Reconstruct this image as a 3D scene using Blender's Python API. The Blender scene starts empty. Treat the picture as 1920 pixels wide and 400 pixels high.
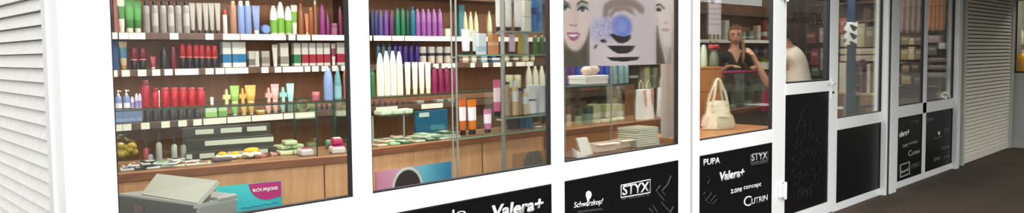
import bpy, bmesh, math, random
import numpy as np
from mathutils import Vector, Matrix
random.seed(7)
S = bpy.context.scene
COL = S.collection
PI = math.pi

# ------------------------------------------------------------------ camera
FPX, CX, CY = 1412.08, 979.54, 186.84
YAW, PITCH, ROLL, EYE = 0.779274, -0.0603356, -0.0102478, 1.55
FWD = np.array([math.sin(YAW)*math.cos(PITCH), math.cos(YAW)*math.cos(PITCH), math.sin(PITCH)])
_r0 = np.array([math.cos(YAW), -math.sin(YAW), 0.0]); _u0 = np.cross(_r0, FWD)
RGT = math.cos(ROLL)*_r0 + math.sin(ROLL)*_u0
UPV = -math.sin(ROLL)*_r0 + math.cos(ROLL)*_u0
cam = bpy.data.cameras.new('camera'); camo = bpy.data.objects.new('camera', cam); COL.objects.link(camo)
camo.matrix_world = Matrix(((RGT[0], UPV[0], -FWD[0], 0), (RGT[1], UPV[1], -FWD[1], 0), (RGT[2], UPV[2], -FWD[2], EYE), (0, 0, 0, 1)))
cam.sensor_width = 36.0; cam.sensor_fit = 'HORIZONTAL'; cam.lens = FPX/1920*36
cam.shift_x = (960-CX)/1920; cam.shift_y = -(200-CY)/1920
cam.clip_start = 0.05
S.camera = camo

# ------------------------------------------------------------------ light, world, exposure
S.view_settings.view_transform = 'Standard'; S.view_settings.look = 'None'
S.view_settings.exposure = 0.0; S.view_settings.gamma = 1.0; S.view_settings.use_curve_mapping = False
S.cycles.transparent_max_bounces = 40
S.cycles.max_bounces = 10
W = bpy.data.worlds.new('overcast'); S.world = W; W.use_nodes = True
bg = W.node_tree.nodes['Background']; bg.inputs[0].default_value = (0.93, 0.98, 0.96, 1); bg.inputs[1].default_value = 0.95
sun = bpy.data.lights.new('soft_sun', 'SUN'); sun.energy = 3.9; sun.angle = math.radians(70); sun.color = (1.0, 0.985, 0.96)
suno = bpy.data.objects.new('soft_sun', sun); COL.objects.link(suno)
suno.rotation_euler = Vector((0.42, 1.0, -0.62)).to_track_quat('-Z', 'Y').to_euler()
def area(name, loc, sx, sy, e, col=(1.0, 0.965, 0.90)):
    l = bpy.data.lights.new(name, 'AREA'); l.shape = 'RECTANGLE'; l.size = sx; l.size_y = sy; l.energy = e; l.color = col
    o = bpy.data.objects.new(name, l); COL.objects.link(o); o.location = loc
    return o
LAMPS = [(1.9, 3.65, 27), (3.4, 3.65, 26), (5.0, 3.65, 36), (7.0, 3.6, 20), (2.2, 4.62, 19), (4.4, 4.62, 20), (7.2, 4.9, 12), (9.6, 4.0, 24)]
for (x, y, e) in LAMPS:
    area('ceiling_lamp', (x, y, 2.44), 1.15, 0.28, e)

# ------------------------------------------------------------------ pixel helpers (read off the photograph once)
def ray(px, py): return FWD + RGT*(px-CX)/FPX + UPV*(CY-py)/FPX
def at(px, py, Y):
    v = ray(px, py); return np.array([0, 0, EYE]) + v/v[1]*Y
def atz(px, py, z):
    v = ray(px, py); return np.array([0, 0, EYE]) + v/v[2]*(z-EYE)
def atX(px, py, X):
    v = ray(px, py); return np.array([0, 0, EYE]) + v/v[0]*X
def depth(p): return float((np.array(p)-np.array([0, 0, EYE])) @ FWD)

# ------------------------------------------------------------------ materials
def lin(c):
    c = c/255.0
    return c/12.92 if c <= 0.04045 else ((c+0.055)/1.055)**2.4
_M = {}
def M(col, rough=0.4, metal=0.0, noise=0.0, spec=0.5, scale=40):
    k = (tuple(col), rough, metal, noise, spec, scale)
    if k in _M: return _M[k]
    m = bpy.data.materials.new('paint_%d_%d_%d' % tuple(int(c) for c in col)); m.use_nodes = True
    nt = m.node_tree; b = nt.nodes['Principled BSDF']
    rgb = tuple(lin(c) for c in col)
    b.inputs['Base Color'].default_value = (*rgb, 1); b.inputs['Roughness'].default_value = rough; b.inputs['Metallic'].default_value = metal
    b.inputs['Specular IOR Level'].default_value = spec
    if noise > 0:
        t = nt.nodes.new('ShaderNodeTexCoord'); n = nt.nodes.new('ShaderNodeTexNoise'); n.inputs['Scale'].default_value = scale; n.inputs['Detail'].default_value = 6
        r = nt.nodes.new('ShaderNodeValToRGB')
        r.color_ramp.elements[0].color = (*[c*(1-noise) for c in rgb], 1); r.color_ramp.elements[1].color = (*[min(1, c*(1+noise)) for c in rgb], 1)
        r.color_ramp.elements[0].position = 0.35; r.color_ramp.elements[1].position = 0.65
        nt.links.new(t.outputs['Object'], n.inputs['Vector']); nt.links.new(n.outputs['Fac'], r.inputs['Fac']); nt.links.new(r.outputs['Color'], b.inputs['Base Color'])
    _M[k] = m
    return m
def wood(c1, c2, name='wood', rough=0.45, stretch=(3, 3, 0.35), scale=9):
    m = bpy.data.materials.new(name); m.use_nodes = True
    nt = m.node_tree; b = nt.nodes['Principled BSDF']; b.inputs['Roughness'].default_value = rough
    t = nt.nodes.new('ShaderNodeTexCoord'); mp = nt.nodes.new('ShaderNodeMapping'); mp.inputs['Scale'].default_value = stretch
    n = nt.nodes.new('ShaderNodeTexNoise'); n.inputs['Scale'].default_value = scale; n.inputs['Detail'].default_value = 8; n.inputs['Distortion'].default_value = 0.6
    r = nt.nodes.new('ShaderNodeValToRGB')
    r.color_ramp.elements[0].color = (*[lin(c) for c in c1], 1); r.color_ramp.elements[1].color = (*[lin(c) for c in c2], 1)
    r.color_ramp.elements[0].position = 0.3; r.color_ramp.elements[1].position = 0.7
    nt.links.new(t.outputs['Object'], mp.inputs['Vector']); nt.links.new(mp.outputs['Vector'], n.inputs['Vector'])
    nt.links.new(n.outputs['Fac'], r.inputs['Fac']); nt.links.new(r.outputs['Color'], b.inputs['Base Color'])
    return m
def glass(name, tint=(1, 1, 1), refl=1.0, ior=1.45, rough=0.0):
    m = bpy.data.materials.new(name); m.use_nodes = True
    nt = m.node_tree; nt.nodes.clear()
    out = nt.nodes.new('ShaderNodeOutputMaterial'); mix = nt.nodes.new('ShaderNodeMixShader'); tr = nt.nodes.new('ShaderNodeBsdfTransparent'); gl = nt.nodes.new('ShaderNodeBsdfGlossy')
    fr = nt.nodes.new('ShaderNodeFresnel'); fr.inputs['IOR'].default_value = ior
    mul = nt.nodes.new('ShaderNodeMath'); mul.operation = 'MULTIPLY'; mul.inputs[1].default_value = refl
    tr.inputs[0].default_value = (*tint, 1); gl.inputs[0].default_value = (1, 1, 1, 1); gl.inputs['Roughness'].default_value = rough
    nt.links.new(fr.outputs[0], mul.inputs[0]); nt.links.new(mul.outputs[0], mix.inputs[0]); nt.links.new(tr.outputs[0], mix.inputs[1]); nt.links.new(gl.outputs[0], mix.inputs[2]); nt.links.new(mix.outputs[0], out.inputs[0])
    return m
def print_mat(name, rough=0.5):
    m = bpy.data.materials.new(name); m.use_nodes = True
    nt = m.node_tree; a = nt.nodes.new('ShaderNodeVertexColor'); a.layer_name = 'ink'
    b = nt.nodes['Principled BSDF']; b.inputs['Roughness'].default_value = rough
    nt.links.new(a.outputs['Color'], b.inputs['Base Color'])
    return m
WHITE = M((238, 239, 240), 0.35)
BLACKP = M((15, 15, 18), 0.35, noise=0.2, scale=30, spec=0.15)
GASKET = M((26, 26, 34), 0.5)
LETTER = M((235, 235, 235), 0.5)
DIM = M((96, 96, 98), 0.5)
FAINT = M((44, 44, 46), 0.5)
SHELFWOOD = wood((78, 57, 46), (100, 74, 60), 'brown_laminate', 0.5)
BACKWOOD = wood((146, 98, 68), (172, 120, 86), 'back_laminate', 0.5)
FRONTWOOD = wood((192, 142, 100), (212, 165, 122), 'counter_front_wood', 0.45)
EDGEWOOD = wood((104, 64, 42), (130, 84, 56), 'counter_edge_wood', 0.4, (0.5, 3, 3))
TOPWOOD = wood((138, 92, 62), (166, 114, 80), 'counter_top_wood', 0.4, (0.5, 3, 3))
OAK = wood((176, 116, 62), (196, 134, 78), 'oak_veneer', 0.45)
PANE = glass('window_pane_glass', (0.97, 0.98, 0.97), 0.55)
CASE = glass('showcase_glass', (0.95, 0.985, 0.965), 0.35)
GREEN = M((38, 66, 56), 0.15)
ALU = M((178, 184, 176), 0.3, 0.6)
TAGM = M((236, 232, 218), 0.5)

# ------------------------------------------------------------------ object helpers
def link(name, me, mat=None, parent=None, smooth=False):
    if mat is not None: me.materials.append(mat)
    if smooth:
        for p in me.polygons: p.use_smooth = True
    o = bpy.data.objects.new(name, me); COL.objects.link(o)
    if parent is not None: o.parent = parent
    return o
class MB:
    def __init__(s): s.bm = bmesh.new()
    def box(s, x0, x1, y0, y1, z0, z1, bev=0.0):
        m = Matrix.Translation(((x0+x1)/2, (y0+y1)/2, (z0+z1)/2)) @ Matrix.Diagonal((abs(x1-x0), abs(y1-y0), abs(z1-z0), 1))
        r = bmesh.ops.create_cube(s.bm, size=1.0, matrix=m)
        if bev > 0:
            es = list({e for v in r['verts'] for e in v.link_edges})
            bmesh.ops.bevel(s.bm, geom=es, offset=bev, segments=2, affect='EDGES', profile=0.5)
        return s
    def lathe(s, prof, seg=18, sx=1.0, sy=1.0, c=(0, 0, 0), cap=True):
        rings = []
        for (r, z) in prof:
            rings.append([s.bm.verts.new((c[0]+r*sx*math.cos(2*PI*i/seg), c[1]+r*sy*math.sin(2*PI*i/seg), c[2]+z)) for i in range(seg)])
        s.stitch(rings, cap); return s
    def stitch(s, rings, cap=True):
        n = len(rings[0])
        for a, b in zip(rings, rings[1:]):
            for i in range(n):
                s.bm.faces.new((a[i], a[(i+1) % n], b[(i+1) % n], b[i]))
        if cap:
            s.bm.faces.new(rings[0][::-1]); s.bm.faces.new(rings[-1])
    def loft(s, secs, seg=18, cap=True):   # (z, rx, ry, x offset, y offset)
        rings = []
        for t in secs:
            z, rx, ry = t[:3]; ox, oy = (t[3], t[4]) if len(t) > 3 else (0, 0)
            rings.append([s.bm.verts.new((ox+rx*math.cos(2*PI*i/seg), oy+ry*math.sin(2*PI*i/seg), z)) for i in range(seg)])
        s.stitch(rings, cap); return s
    def tube(s, pts, r, seg=8):
        pts = [Vector(p) for p in pts]; rings = []
        rr = r if isinstance(r, (list, tuple)) else [r]*len(pts)
        up = None
        for i, p in enumerate(pts):
            d = (pts[min(i+1, len(pts)-1)]-pts[max(i-1, 0)]).normalized()
            if up is None: up = d.orthogonal().normalized()
            u = (up - d*up.dot(d))
            u = u.normalized() if u.length > 1e-6 else d.orthogonal().normalized()
            up = u; w = d.cross(u)
            rings.append([s.bm.verts.new(p+(u*math.cos(2*PI*k/seg)+w*math.sin(2*PI*k/seg))*rr[i]) for k in range(seg)])
        s.stitch(rings); return s
    def prism(s, pts, y0, y1):      # polygon in xz, extruded along y
        a = [s.bm.verts.new((x, y0, z)) for x, z in pts]; b = [s.bm.verts.new((x, y1, z)) for x, z in pts]
        n = len(pts)
        s.bm.faces.new(a); s.bm.faces.new(b[::-1])
        for i in range(n): s.bm.faces.new((a[i], b[i], b[(i+1) % n], a[(i+1) % n]))
        return s
    def hexa(s, p):    # eight corners: bottom four then top four
        v = [s.bm.verts.new(tuple(q)) for q in p]
        for f in ((3, 2, 1, 0), (4, 5, 6, 7), (0, 1, 5, 4), (1, 2, 6, 5), (2, 3, 7, 6), (3, 0, 4, 7)): s.bm.faces.new([v[i] for i in f])
        return s
    def blob(s, c, r, seg=12):
        m = Matrix.Translation(c) @ Matrix.Diagonal((r[0], r[1], r[2], 1))
        bmesh.ops.create_uvsphere(s.bm, u_segments=seg, v_segments=max(6, seg*2//3), radius=1.0, matrix=m); return s
    def build(s, name, mat, parent=None, smooth=False, origin=None):
        bmesh.ops.recalc_face_normals(s.bm, faces=s.bm.faces)
        me = bpy.data.meshes.new(name)
        if origin is not None:
            bmesh.ops.translate(s.bm, verts=s.bm.verts, vec=-Vector(origin))
        s.bm.to_mesh(me); s.bm.free()
        if smooth:
            me.shade_smooth() if hasattr(me, 'shade_smooth') else None
            try: me.set_sharp_from_angle(angle=math.radians(40))
            except Exception: pass
        o = link(name, me, mat, parent)
        if origin is not None: o.location = origin
        return o
def thing(name, label, cat, loc=(0, 0, 0), rz=0.0, group=None):
    o = bpy.data.objects.new(name, None); COL.objects.link(o); o.empty_display_size = 0.05
    o.location = tuple(float(c) for c in loc); o.rotation_euler = (0, 0, rz)
    o['label'] = label; o['category'] = cat
    if group: o['group'] = group
    return o
def tag(o, label, cat, group=None, kind=None):
    o['label'] = label; o['category'] = cat
    if group: o['group'] = group
    if kind: o['kind'] = kind
    return o
def struct(o): o['kind'] = 'structure'; return o
def sempty(name, loc=(0, 0, 0)):
    o = bpy.data.objects.new(name, None); COL.objects.link(o); o.location = loc; o['kind'] = 'structure'; return o
def word(txt, x, z, w, h, Y, mat, parent, name='lettering', bold=0.0, shear=0.0, rot=0.0, thick=0.0015, mirror=False):
    """text standing on a plane facing -Y; x,z is the lower left corner, fitted to w by h"""
    cu = bpy.data.curves.new('text', 'FONT'); cu.body = txt; cu.size = 1.0; cu.extrude = 0.0; cu.offset = bold; cu.shear = shear; cu.resolution_u = 3
    o = bpy.data.objects.new('text', cu); COL.objects.link(o)
    dg = bpy.context.evaluated_depsgraph_get(); me = bpy.data.meshes.new_from_object(o.evaluated_get(dg))
    bpy.data.objects.remove(o); bpy.data.curves.remove(cu)
    co = np.empty(len(me.vertices)*3); me.vertices.foreach_get('co', co); co = co.reshape(-1, 3)
    mn, mx = co.min(0), co.max(0)
    sx, sz = w/(mx[0]-mn[0]), h/(mx[1]-mn[1])
    px = (co[:, 0]-mn[0])*sx; pz = (co[:, 1]-mn[1])*sz
    if mirror: px = w-px
    c, s_ = math.cos(rot), math.sin(rot)
    new = np.stack([x+px*c-pz*s_, np.full(len(px), Y), z+px*s_+pz*c], 1)
    me.vertices.foreach_set('co', new.reshape(-1)); me.materials.clear(); me.update()
    bm = bmesh.new(); bm.from_mesh(me)
    r = bmesh.ops.extrude_face_region(bm, geom=list(bm.faces))
    bmesh.ops.translate(bm, verts=[v for v in r['geom'] if isinstance(v, bmesh.types.BMVert)], vec=(0, -thick, 0))
    bmesh.ops.recalc_face_normals(bm, faces=bm.faces); bm.to_mesh(me); bm.free()
    return link(name, me, mat, parent)
def painted(name, x0, x1, z0, z1, Y, nx, nz, fn, parent=None, thick=0.004, rough=0.5):
    """flat print: a fine grid facing -Y whose ink is fn(X, Z) -> sRGB 0..255, with a real sheet thickness"""
    xs = np.linspace(x0, x1, nx); zs = np.linspace(z0, z1, nz)
    X, Z = np.meshgrid(xs, zs)
    rgb = np.clip(fn(X, Z), 0, 255)/255.0
    rgb = np.where(rgb <= 0.04045, rgb/12.92, ((rgb+0.055)/1.055)**2.4)
    n = nx*nz
    V = np.concatenate([np.stack([X.ravel(), np.full(n, Y), Z.ravel()], 1), np.stack([X.ravel(), np.full(n, Y+thick), Z.ravel()], 1)])
    F = []
    for j in range(nz-1):
        for i in range(nx-1):
            a = j*nx+i; F.append((a, a+1, a+nx+1, a+nx)); F.append((n+a, n+a+nx, n+a+nx+1, n+a+1))
    edge = [i for i in range(nx)]+[j*nx+nx-1 for j in range(1, nz)]+[(nz-1)*nx+i for i in range(nx-2, -1, -1)]+[j*nx for j in range(nz-2, 0, -1)]
    for a, b in zip(edge, edge[1:]+edge[:1]): F.append((a, n+a, n+b, b))
    me = bpy.data.meshes.new(name); me.from_pydata(V.tolist(), [], F)
    at_ = me.color_attributes.new('ink', 'FLOAT_COLOR', 'POINT')
    c = np.concatenate([rgb.reshape(-1, 3)]*2); c = np.concatenate([c, np.ones((2*n, 1))], 1)
    at_.data.foreach_set('color', c.ravel())
    me.update()
    return link(name, me, print_mat('print_'+name, rough), parent)

FY = 3.0          # the facade plane
FZ = 0.12         # shop floor height
# ================================================================== SETTING
def asphalt():
    m = bpy.data.materials.new('asphalt'); m.use_nodes = True
    nt = m.node_tree; b = nt.nodes['Principled BSDF']; b.inputs['Roughness'].default_value = 0.9
    t = nt.nodes.new('ShaderNodeTexCoord'); n = nt.nodes.new('ShaderNodeTexNoise'); n.inputs['Scale'].default_value = 55; n.inputs['Detail'].default_value = 10
    n2 = nt.nodes.new('ShaderNodeTexNoise'); n2.inputs['Scale'].default_value = 1.3; n2.inputs['Detail'].default_value = 4
    r = nt.nodes.new('ShaderNodeValToRGB'); r.color_ramp.elements[0].color = (lin(64), lin(53), lin(44), 1); r.color_ramp.elements[1].color = (lin(112), lin(96), lin(82), 1)
    r.color_ramp.elements[0].position = 0.3; r.color_ramp.elements[1].position = 0.72
    mx = nt.nodes.new('ShaderNodeMixRGB'); mx.blend_type = 'MULTIPLY'; mx.inputs[0].default_value = 0.5
    r2 = nt.nodes.new('ShaderNodeValToRGB'); r2.color_ramp.elements[0].color = (0.62, 0.62, 0.62, 1)
    r2.color_ramp.elements[0].position = 0.35; r2.color_ramp.elements[1].position = 0.65
    nt.links.new(t.outputs['Object'], n.inputs['Vector']); nt.links.new(t.outputs['Object'], n2.inputs['Vector'])
    nt.links.new(n.outputs['Fac'], r.inputs['Fac']); nt.links.new(n2.outputs['Fac'], r2.inputs['Fac'])
    nt.links.new(r.outputs['Color'], mx.inputs[1]); nt.links.new(r2.outputs['Color'], mx.inputs[2]); nt.links.new(mx.outputs[0], b.inputs['Base Color'])
    bp = nt.nodes.new('ShaderNodeBump'); bp.inputs['Strength'].default_value = 0.25; bp.inputs['Distance'].default_value = 0.01
    nt.links.new(n.outputs['Fac'], bp.inputs['Height']); nt.links.new(bp.outputs[0], b.inputs['Normal'])
    return m
struct(MB().box(-9, 20, -9, 9, -0.1, 0.0).build('floor_pavement', asphalt()))
struct(MB().box(0.74, 11.2, 3.1, 5.5, 0.0, FZ).build('floor_shop', M((120, 104, 88), 0.4, noise=0.15)))
struct(MB().box(0.74, 11.2, 3.04, 5.5, 2.46, 2.56).build('ceiling', M((214, 208, 196), 0.7)))
struct(MB().box(0.74, 11.2, 5.4, 5.5, FZ, 2.46).build('wall_back', M((170, 150, 126), 0.7, noise=0.08)))
struct(MB().box(11.12, 11.2, 3.12, 5.4, FZ, 2.46).build('wall_right', M((150, 132, 112), 0.6)))
# --- left side wall of horizontal boards, running back from the corner
XC = 0.700
side = MB()
pitch = 0.0535; z0 = 0.0185
for i in range(47):
    z = z0+i*pitch
    # a board: leaning out towards its lower lip
    side.hexa([(XC-0.004, FY+0.18, z), (XC-0.004, 9.0, z), (XC+0.03, 9.0, z), (XC+0.03, FY+0.18, z),
               (XC+0.015, FY+0.18, z+pitch-0.003), (XC+0.015, 9.0, z+pitch-0.003), (XC+0.03, 9.0, z+pitch-0.003), (XC+0.03, FY+0.18, z+pitch-0.003)])
side.box(XC+0.045, XC+0.06, FY+0.18, 9.0, 0, 2.56)
struct(side.build('wall_left', M((219, 216, 213), 0.5, noise=0.04, scale=25)))
struct(MB().box(XC-0.010, XC+0.04, FY+0.122, FY+0.185, 0, 2.56, 0.004).build('trim_corner', M((224, 220, 221), 0.4)))

# --- white frame members of the shop front (rails and posts)
ZT = 2.42
SILL0, SILL1 = 0.786, 0.899
def post(name, x0, x1, y0=FY, y1=FY+0.036, z0=0.0, z1=2.56): return struct(MB().box(x0, x1, y0, y1, z0, z1, 0.004).build(name, WHITE))
post('trim_1', XC, 0.869, y1=FY+0.12)
post('trim_2', 1.861, 1.968)
post('trim_3', 3.198, 3.312)
post('trim_4', 4.515, 4.668)
post('trim_5', 4.700, 4.790)
post('trim_6', 5.908, 6.118)
# roller shutter guide rails standing proud of the front
def guide(n, x0, x1, y0): 
    struct(MB().box(x0, x1, y0, y0+0.05, 0, 2.56, 0.005).build(n, WHITE))
    struct(MB().box(x0, x1, y0+0.05, FY+0.07, 0, 2.56).build(n+'_back', WHITE))
guide('trim_9', 8.334, 8.372, 2.945)
guide('trim_10', 8.450, 8.640, 2.940)
post('trim_11', 8.640, 8.835)
guide('trim_12', 10.80, 10.92, 2.945)
struct(MB().box(8.372, 8.45, 2.955, 3.07, 0, 2.56).build('trim_13', GASKET))  # dark block stands for the shade in the gap between the guide rails
struct(MB().box(4.668, 4.70, 3.03, 3.07, 0, 2.56).build('trim_14', GASKET))
struct(MB().box(10.92, 11.16, 3.02, 3.07, 0, 2.56).build('trim_15', M((66, 62, 56), 0.5)))
UN = [(0.869, 1.861), (1.968, 3.198), (3.312, 4.515), (4.790, 5.908)]
DOOR = (6.127, 6.998); W5 = (7.210, 8.334); W6 = (8.835, 10.80)
rails = UN+[W5, W6]
for i, (a, b) in enumerate(rails):
    s0, s1, bz = SILL0, SILL1, 0.075
    if i == 5: s0, s1 = 0.795, 0.925
    r = sempty('trim_%d' % (20+i))
    MB().box(a, b, FY, FY+0.036, s0, s1, 0.004).build('sill_rail', WHITE, r)
    MB().box(a, b, FY, FY+0.07, 0.0, bz, 0.004).build('bottom_rail', WHITE, r)
    MB().box(a, b, FY, FY+0.07, ZT, 2.56, 0.004).build('top_rail', WHITE, r)
# glazing
def window(n, a, b, z0=SILL1, z1=ZT):
    r = sempty('window_%d' % n)
    MB().box(a, b, FY+0.014, FY+0.020, z0, z1).build('glass_pane', PANE, r)
    g = MB(); t = 0.007
    g.box(a, a+t*0.6, FY+0.005, FY+0.036, z0, z1); g.box(b-t*0.9, b, FY+0.004, FY+0.036, z0, z1); g.box(a+t*0.6, b-t*0.9, FY+0.006, FY+0.036, z0, z0+t); g.box(a+t*0.6, b-t*0.9, FY+0.006, FY+0.036, z1-t, z1)
    g.build('gasket', GASKET, r)
    return r
for i, (a, b) in enumerate(UN): window(i+1, a, b)
window(5, *W5)
struct(MB().box(9.640, 9.768, FY, FY+0.036, 0.075, 2.42, 0.004).build('trim_30', WHITE))
window(6, W6[0], 9.640, 0.925); window(7, 9.768, W6[1], 0.925)
# ---- door
door = sempty('door_1')
dz0 = 0.07
fr = MB()
dr = 1.262  # top of the door's lower rail at the glass
zg = float(at(1514, 154, FY)[2]); zp = float(at(1514, 174.5, FY)[2])
fr.box(DOOR[0]-0.006, DOOR[0]+0.003, FY-0.004, FY+0.055, dz0, 2.42)
fr.box(DOOR[1], DOOR[1]+0.115, FY-0.012, FY+0.055, 0.02, 2.42)
fr.box(DOOR[0], DOOR[1], FY-0.012, FY+0.055, zp, zg)
fr.box(DOOR[0], DOOR[1], FY-0.012, FY+0.055, 0.02, 0.125)
fr.box(DOOR[0], DOOR[1], FY-0.012, FY+0.055, 2.32, 2.42)
fr.build('door_leaf', WHITE, door)
MB().box(DOOR[0], DOOR[1], FY+0.004, FY+0.010, zg, 2.32).build('glass_pane', PANE, door)
g = MB(); g.box(DOOR[1]-0.012, DOOR[1], FY-0.006, FY+0.05, zg, 2.32); g.box(DOOR[0], DOOR[1]-0.012, FY-0.006, FY+0.04, zg, zg+0.012); g.build('gasket', GASKET, door)
MB().box(DOOR[0], DOOR[1], FY-0.004, FY+0.03, 0.125, zp).build('door_panel', BLACKP, door)
hx = 7.035
hd = MB().box(hx-0.02, hx+0.02, FY-0.024, FY-0.012, 1.10, 1.29, 0.006).build('handle_plate', M((236, 236, 236), 0.25), door)
MB().tube([(hx, FY-0.02, 1.25), (hx, FY-0.06, 1.25), (hx-0.11, FY-0.065, 1.248)], 0.010, 10).build('lever', M((232, 232, 232), 0.2), hd, True)
MB().lathe([(0.011, 0), (0.011, 0.012)], 12, c=(0, 0, 0)).build('keyhole', M((70, 70, 70), 0.3, 0.8), hd)
k = bpy.data.objects['keyhole']; k.location = (hx, FY-0.024, 1.16); k.rotation_euler = (PI/2, 0, 0)
for z in (0.357, 2.045):
    hg = MB().box(6.010, 6.100, FY-0.03, FY-0.001, z-0.055, z+0.055, 0.006).build('hinge', WHITE, door)
    MB().lathe([(0.012, -0.075), (0.014, -0.07), (0.014, 0.07), (0.012, 0.075)], 12, c=(6.093, FY-0.028, z)).build('hinge_pin', WHITE, hg, True)
post('trim_16', 7.113, 7.210)
struct(MB().box(6.118, 7.113, FY-0.004, FY+0.07, 0.0, 0.02).build('trim_17', M((150, 150, 148), 0.4, 0.5)))
struct(MB().box(6.118, 7.113, FY, FY+0.07, 2.42, 2.56).build('trim_18', WHITE))
# faint dark letters on the glass of the door
xa, xb = at(1487, 35, FY+0.003), at(1541, 35, FY+0.003)
word('\u0410\u042d\u041d\u0418\u041f\u0410', float(xa[0]), float(at(1512, 45, FY+0.003)[2]), float(xb[0]-xa[0]), 0.105, FY+0.003, M((40, 36, 34), 0.6), door, 'door_lettering', 0.01)

# ---- far roller shutter and the kiosk wall that closes the passage
rs = MB(); SP = 0.052; X0, X1 = 11.24, 13.60
for i in range(47):
    z = 0.10+i*SP
    rs.hexa([(X0, FY-0.016, z), (X1, FY-0.016, z), (X1, FY+0.02, z), (X0, FY+0.02, z), (X0, FY+0.004, z+SP-0.016), (X1, FY+0.004, z+SP-0.016), (X1, FY+0.02, z+SP-0.016), (X0, FY+0.02, z+SP-0.016)])
rs.box(X0, X1, FY-0.012, FY+0.012, 0.012, 0.095)
sh = thing('roller_shutter', 'closed beige-grey roller shutter between the last shop window and the passage end', 'shutter', (0, 0, 0))
rs.build('slat_curtain', M((238, 232, 218), 0.5, noise=0.06, scale=14), sh)
MB().box(X0, X1, FY+0.021, FY+0.04, 0.0, 2.56).build('slat_shadow_backing', M((96, 94, 86), 0.7), sh)  # dark backing paints stronger shadow lines between the slats
MB().box(X0-0.08, X0, FY-0.03, FY+0.04, 0, 2.56, 0.004).build('guide_rail', M((200, 202, 192), 0.4), sh)
MB().box(X1, X1+0.13, FY-0.03, FY+0.04, 0, 2.56, 0.004).build('guide_rail', M((196, 196, 186), 0.4), sh)
struct(MB().box(13.6, 20, FY+0.05, FY+0.12, 0, 2.56).build('wall_far', M((150, 146, 136), 0.6)))
XW = 13.80
kw = MB(); kw.box(XW, XW+0.1, 0.4, FY-0.002, 0, 1.19); kw.box(XW, XW+0.1, 2.972, FY-0.002, 1.19, 2.6); kw.box(XW, XW+0.1, 0.4, 0.7, 1.19, 2.6); kw.box(XW, XW+0.1, 0.7, 2.972, 2.3, 2.6)
struct(kw.build('wall_end', M((196, 202, 198), 0.5)))
struct(MB().box(XW-0.03, XW, 0.4, FY-0.002, 0.0, 0.10, 0.004).build('baseboard_end', M((206, 208, 202), 0.5)))
w8 = sempty('window_8')
MB().box(XW+0.04, XW+0.046, 0.7, 2.972, 1.19, 2.3).build('glass_pane', PANE, w8)
g = MB(); g.box(XW-0.004, XW+0.03, 2.96, 2.972, 1.2, 2.3); g.box(XW-0.02, XW+0.05, 0.7, 2.972, 1.18, 1.2); g.build('window_frame', GASKET, w8)
struct(MB().box(XW+0.1, XW+1.2, 0.4, FY-0.002, 0.0, 1.15).build('floor_kiosk', M((60, 70, 66), 0.6)))
struct(MB().box(XW+1.2, XW+1.25, 0.4, FY-0.002, 0.0, 2.6).build('wall_kiosk', M((56, 66, 62), 0.6)))
area('kiosk_lamp', (XW+0.5, 2.3, 2.55), 0.5, 0.5, 12, (1.0, 0.9, 0.75))
def kiosk_item(px, py, wpx, hpx, col, name, label, cat, zb=1.15, X=XW+0.35):
    p = atX(px, py, X); d = depth(p); r = wpx*d/FPX/2; h = max(0.06, float(atX(px, py-hpx/2, X)[2])-zb)
    t = thing(name, label, cat, (X, float(p[1]), zb))
    MB().lathe([(r*0.8, 0), (r, h*0.08), (r, h*0.55), (r*0.85, h*0.72), (r*0.4, h*0.84)], 16).build('body', M(col, 0.3), t, True)
    MB().lathe([(r*0.42, h*0.84), (r*0.42, h)], 12).build('lid', M((240, 230, 200), 0.3), t, True)
kiosk_item(1914, 62, 10, 22, (226, 222, 206), 'cream_jar', 'white jar at the back of the far kiosk window above the yellow jar', 'jar', zb=1.62, X=XW+0.75)
ks = thing('kiosk_shelf', 'dark shelf with a white jar at the back of the far kiosk window', 'shelf', (XW+0.6, 1.2, 1.60))
MB().box(0, 0.55, 0, 1.75, -0.02, 0.018).build('board', M((86, 80, 70), 0.5), ks)
for y in (0.1, 1.6): MB().prism([(0.1, -0.02), (0.55, -0.02), (0.55, -0.3)], y, y+0.02).build('bracket', M((70, 66, 60), 0.5), ks)
kiosk_item(1915, 110, 22, 34, (246, 176, 30), 'honey_jar', 'orange-yellow jar in the window of the far kiosk at the passage end', 'jar')

# unseen passage roof sized to shade the far end; dark wall added for reflections
roof = MB(); roof.box(6.0, 21, -1.3, 3.12, 2.67, 2.79)
struct(roof.build('ceiling_passage', M((120, 118, 110), 0.8)))
struct(MB().box(5.0, 26, -5.2, -5.0, 0, 2.9).build('wall_opposite_added', M((92, 84, 76), 0.7, noise=0.25, scale=2)))
struct(MB().box(21.0, 21.1, -5.0, 3.0, 0, 3.3).build('wall_passage_end', M((96, 90, 84), 0.7)))
struct(MB().box(0.62, 20, 2.86, 5.6, 2.56, 2.66).build('ceiling_fascia', M((205, 205, 200), 0.6)))

# ================================================================== SIGN PANELS (black, under the windows)
def panel(a, b, label, z0=0.075, z1=SILL0):
    t = thing('sign_panel', label, 'sign panel', ((a+b)/2, FY+0.008, z0), 0, 'black panels under the shop windows')
    o = MB().box(a-(a+b)/2, b-(a+b)/2, 0.0, 0.02, 0, z1-z0).build('board', BLACKP, t)
    e = MB(); e.box(a-(a+b)/2, a-(a+b)/2+0.008, -0.006, 0.0, 0, z1-z0); e.box(b-(a+b)/2-0.008, b-(a+b)/2, -0.006, 0.0, 0, z1-z0); e.box(a-(a+b)/2+0.008, b-(a+b)/2-0.008, -0.006, 0.0, z1-z0-0.008, z1-z0); e.build('gasket', M((8, 8, 10), 0.5), t)
    return t
P1 = panel(*UN[0], 'black panel below the leftmost shop window, mostly cut off by the photo edge')
P2 = panel(*UN[1], 'black panel with big white Valera+ lettering below the second window')
P3 = panel(*UN[2], 'black panel with a white head emblem and a boxed STYX, below the poster window')
P4 = panel(*UN[3], 'black panel with PUPA and CUTRIN lettering, left of the door')
P5 = panel(W5[0], W5[1], 'plain black panel without lettering, right of the door')
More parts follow.
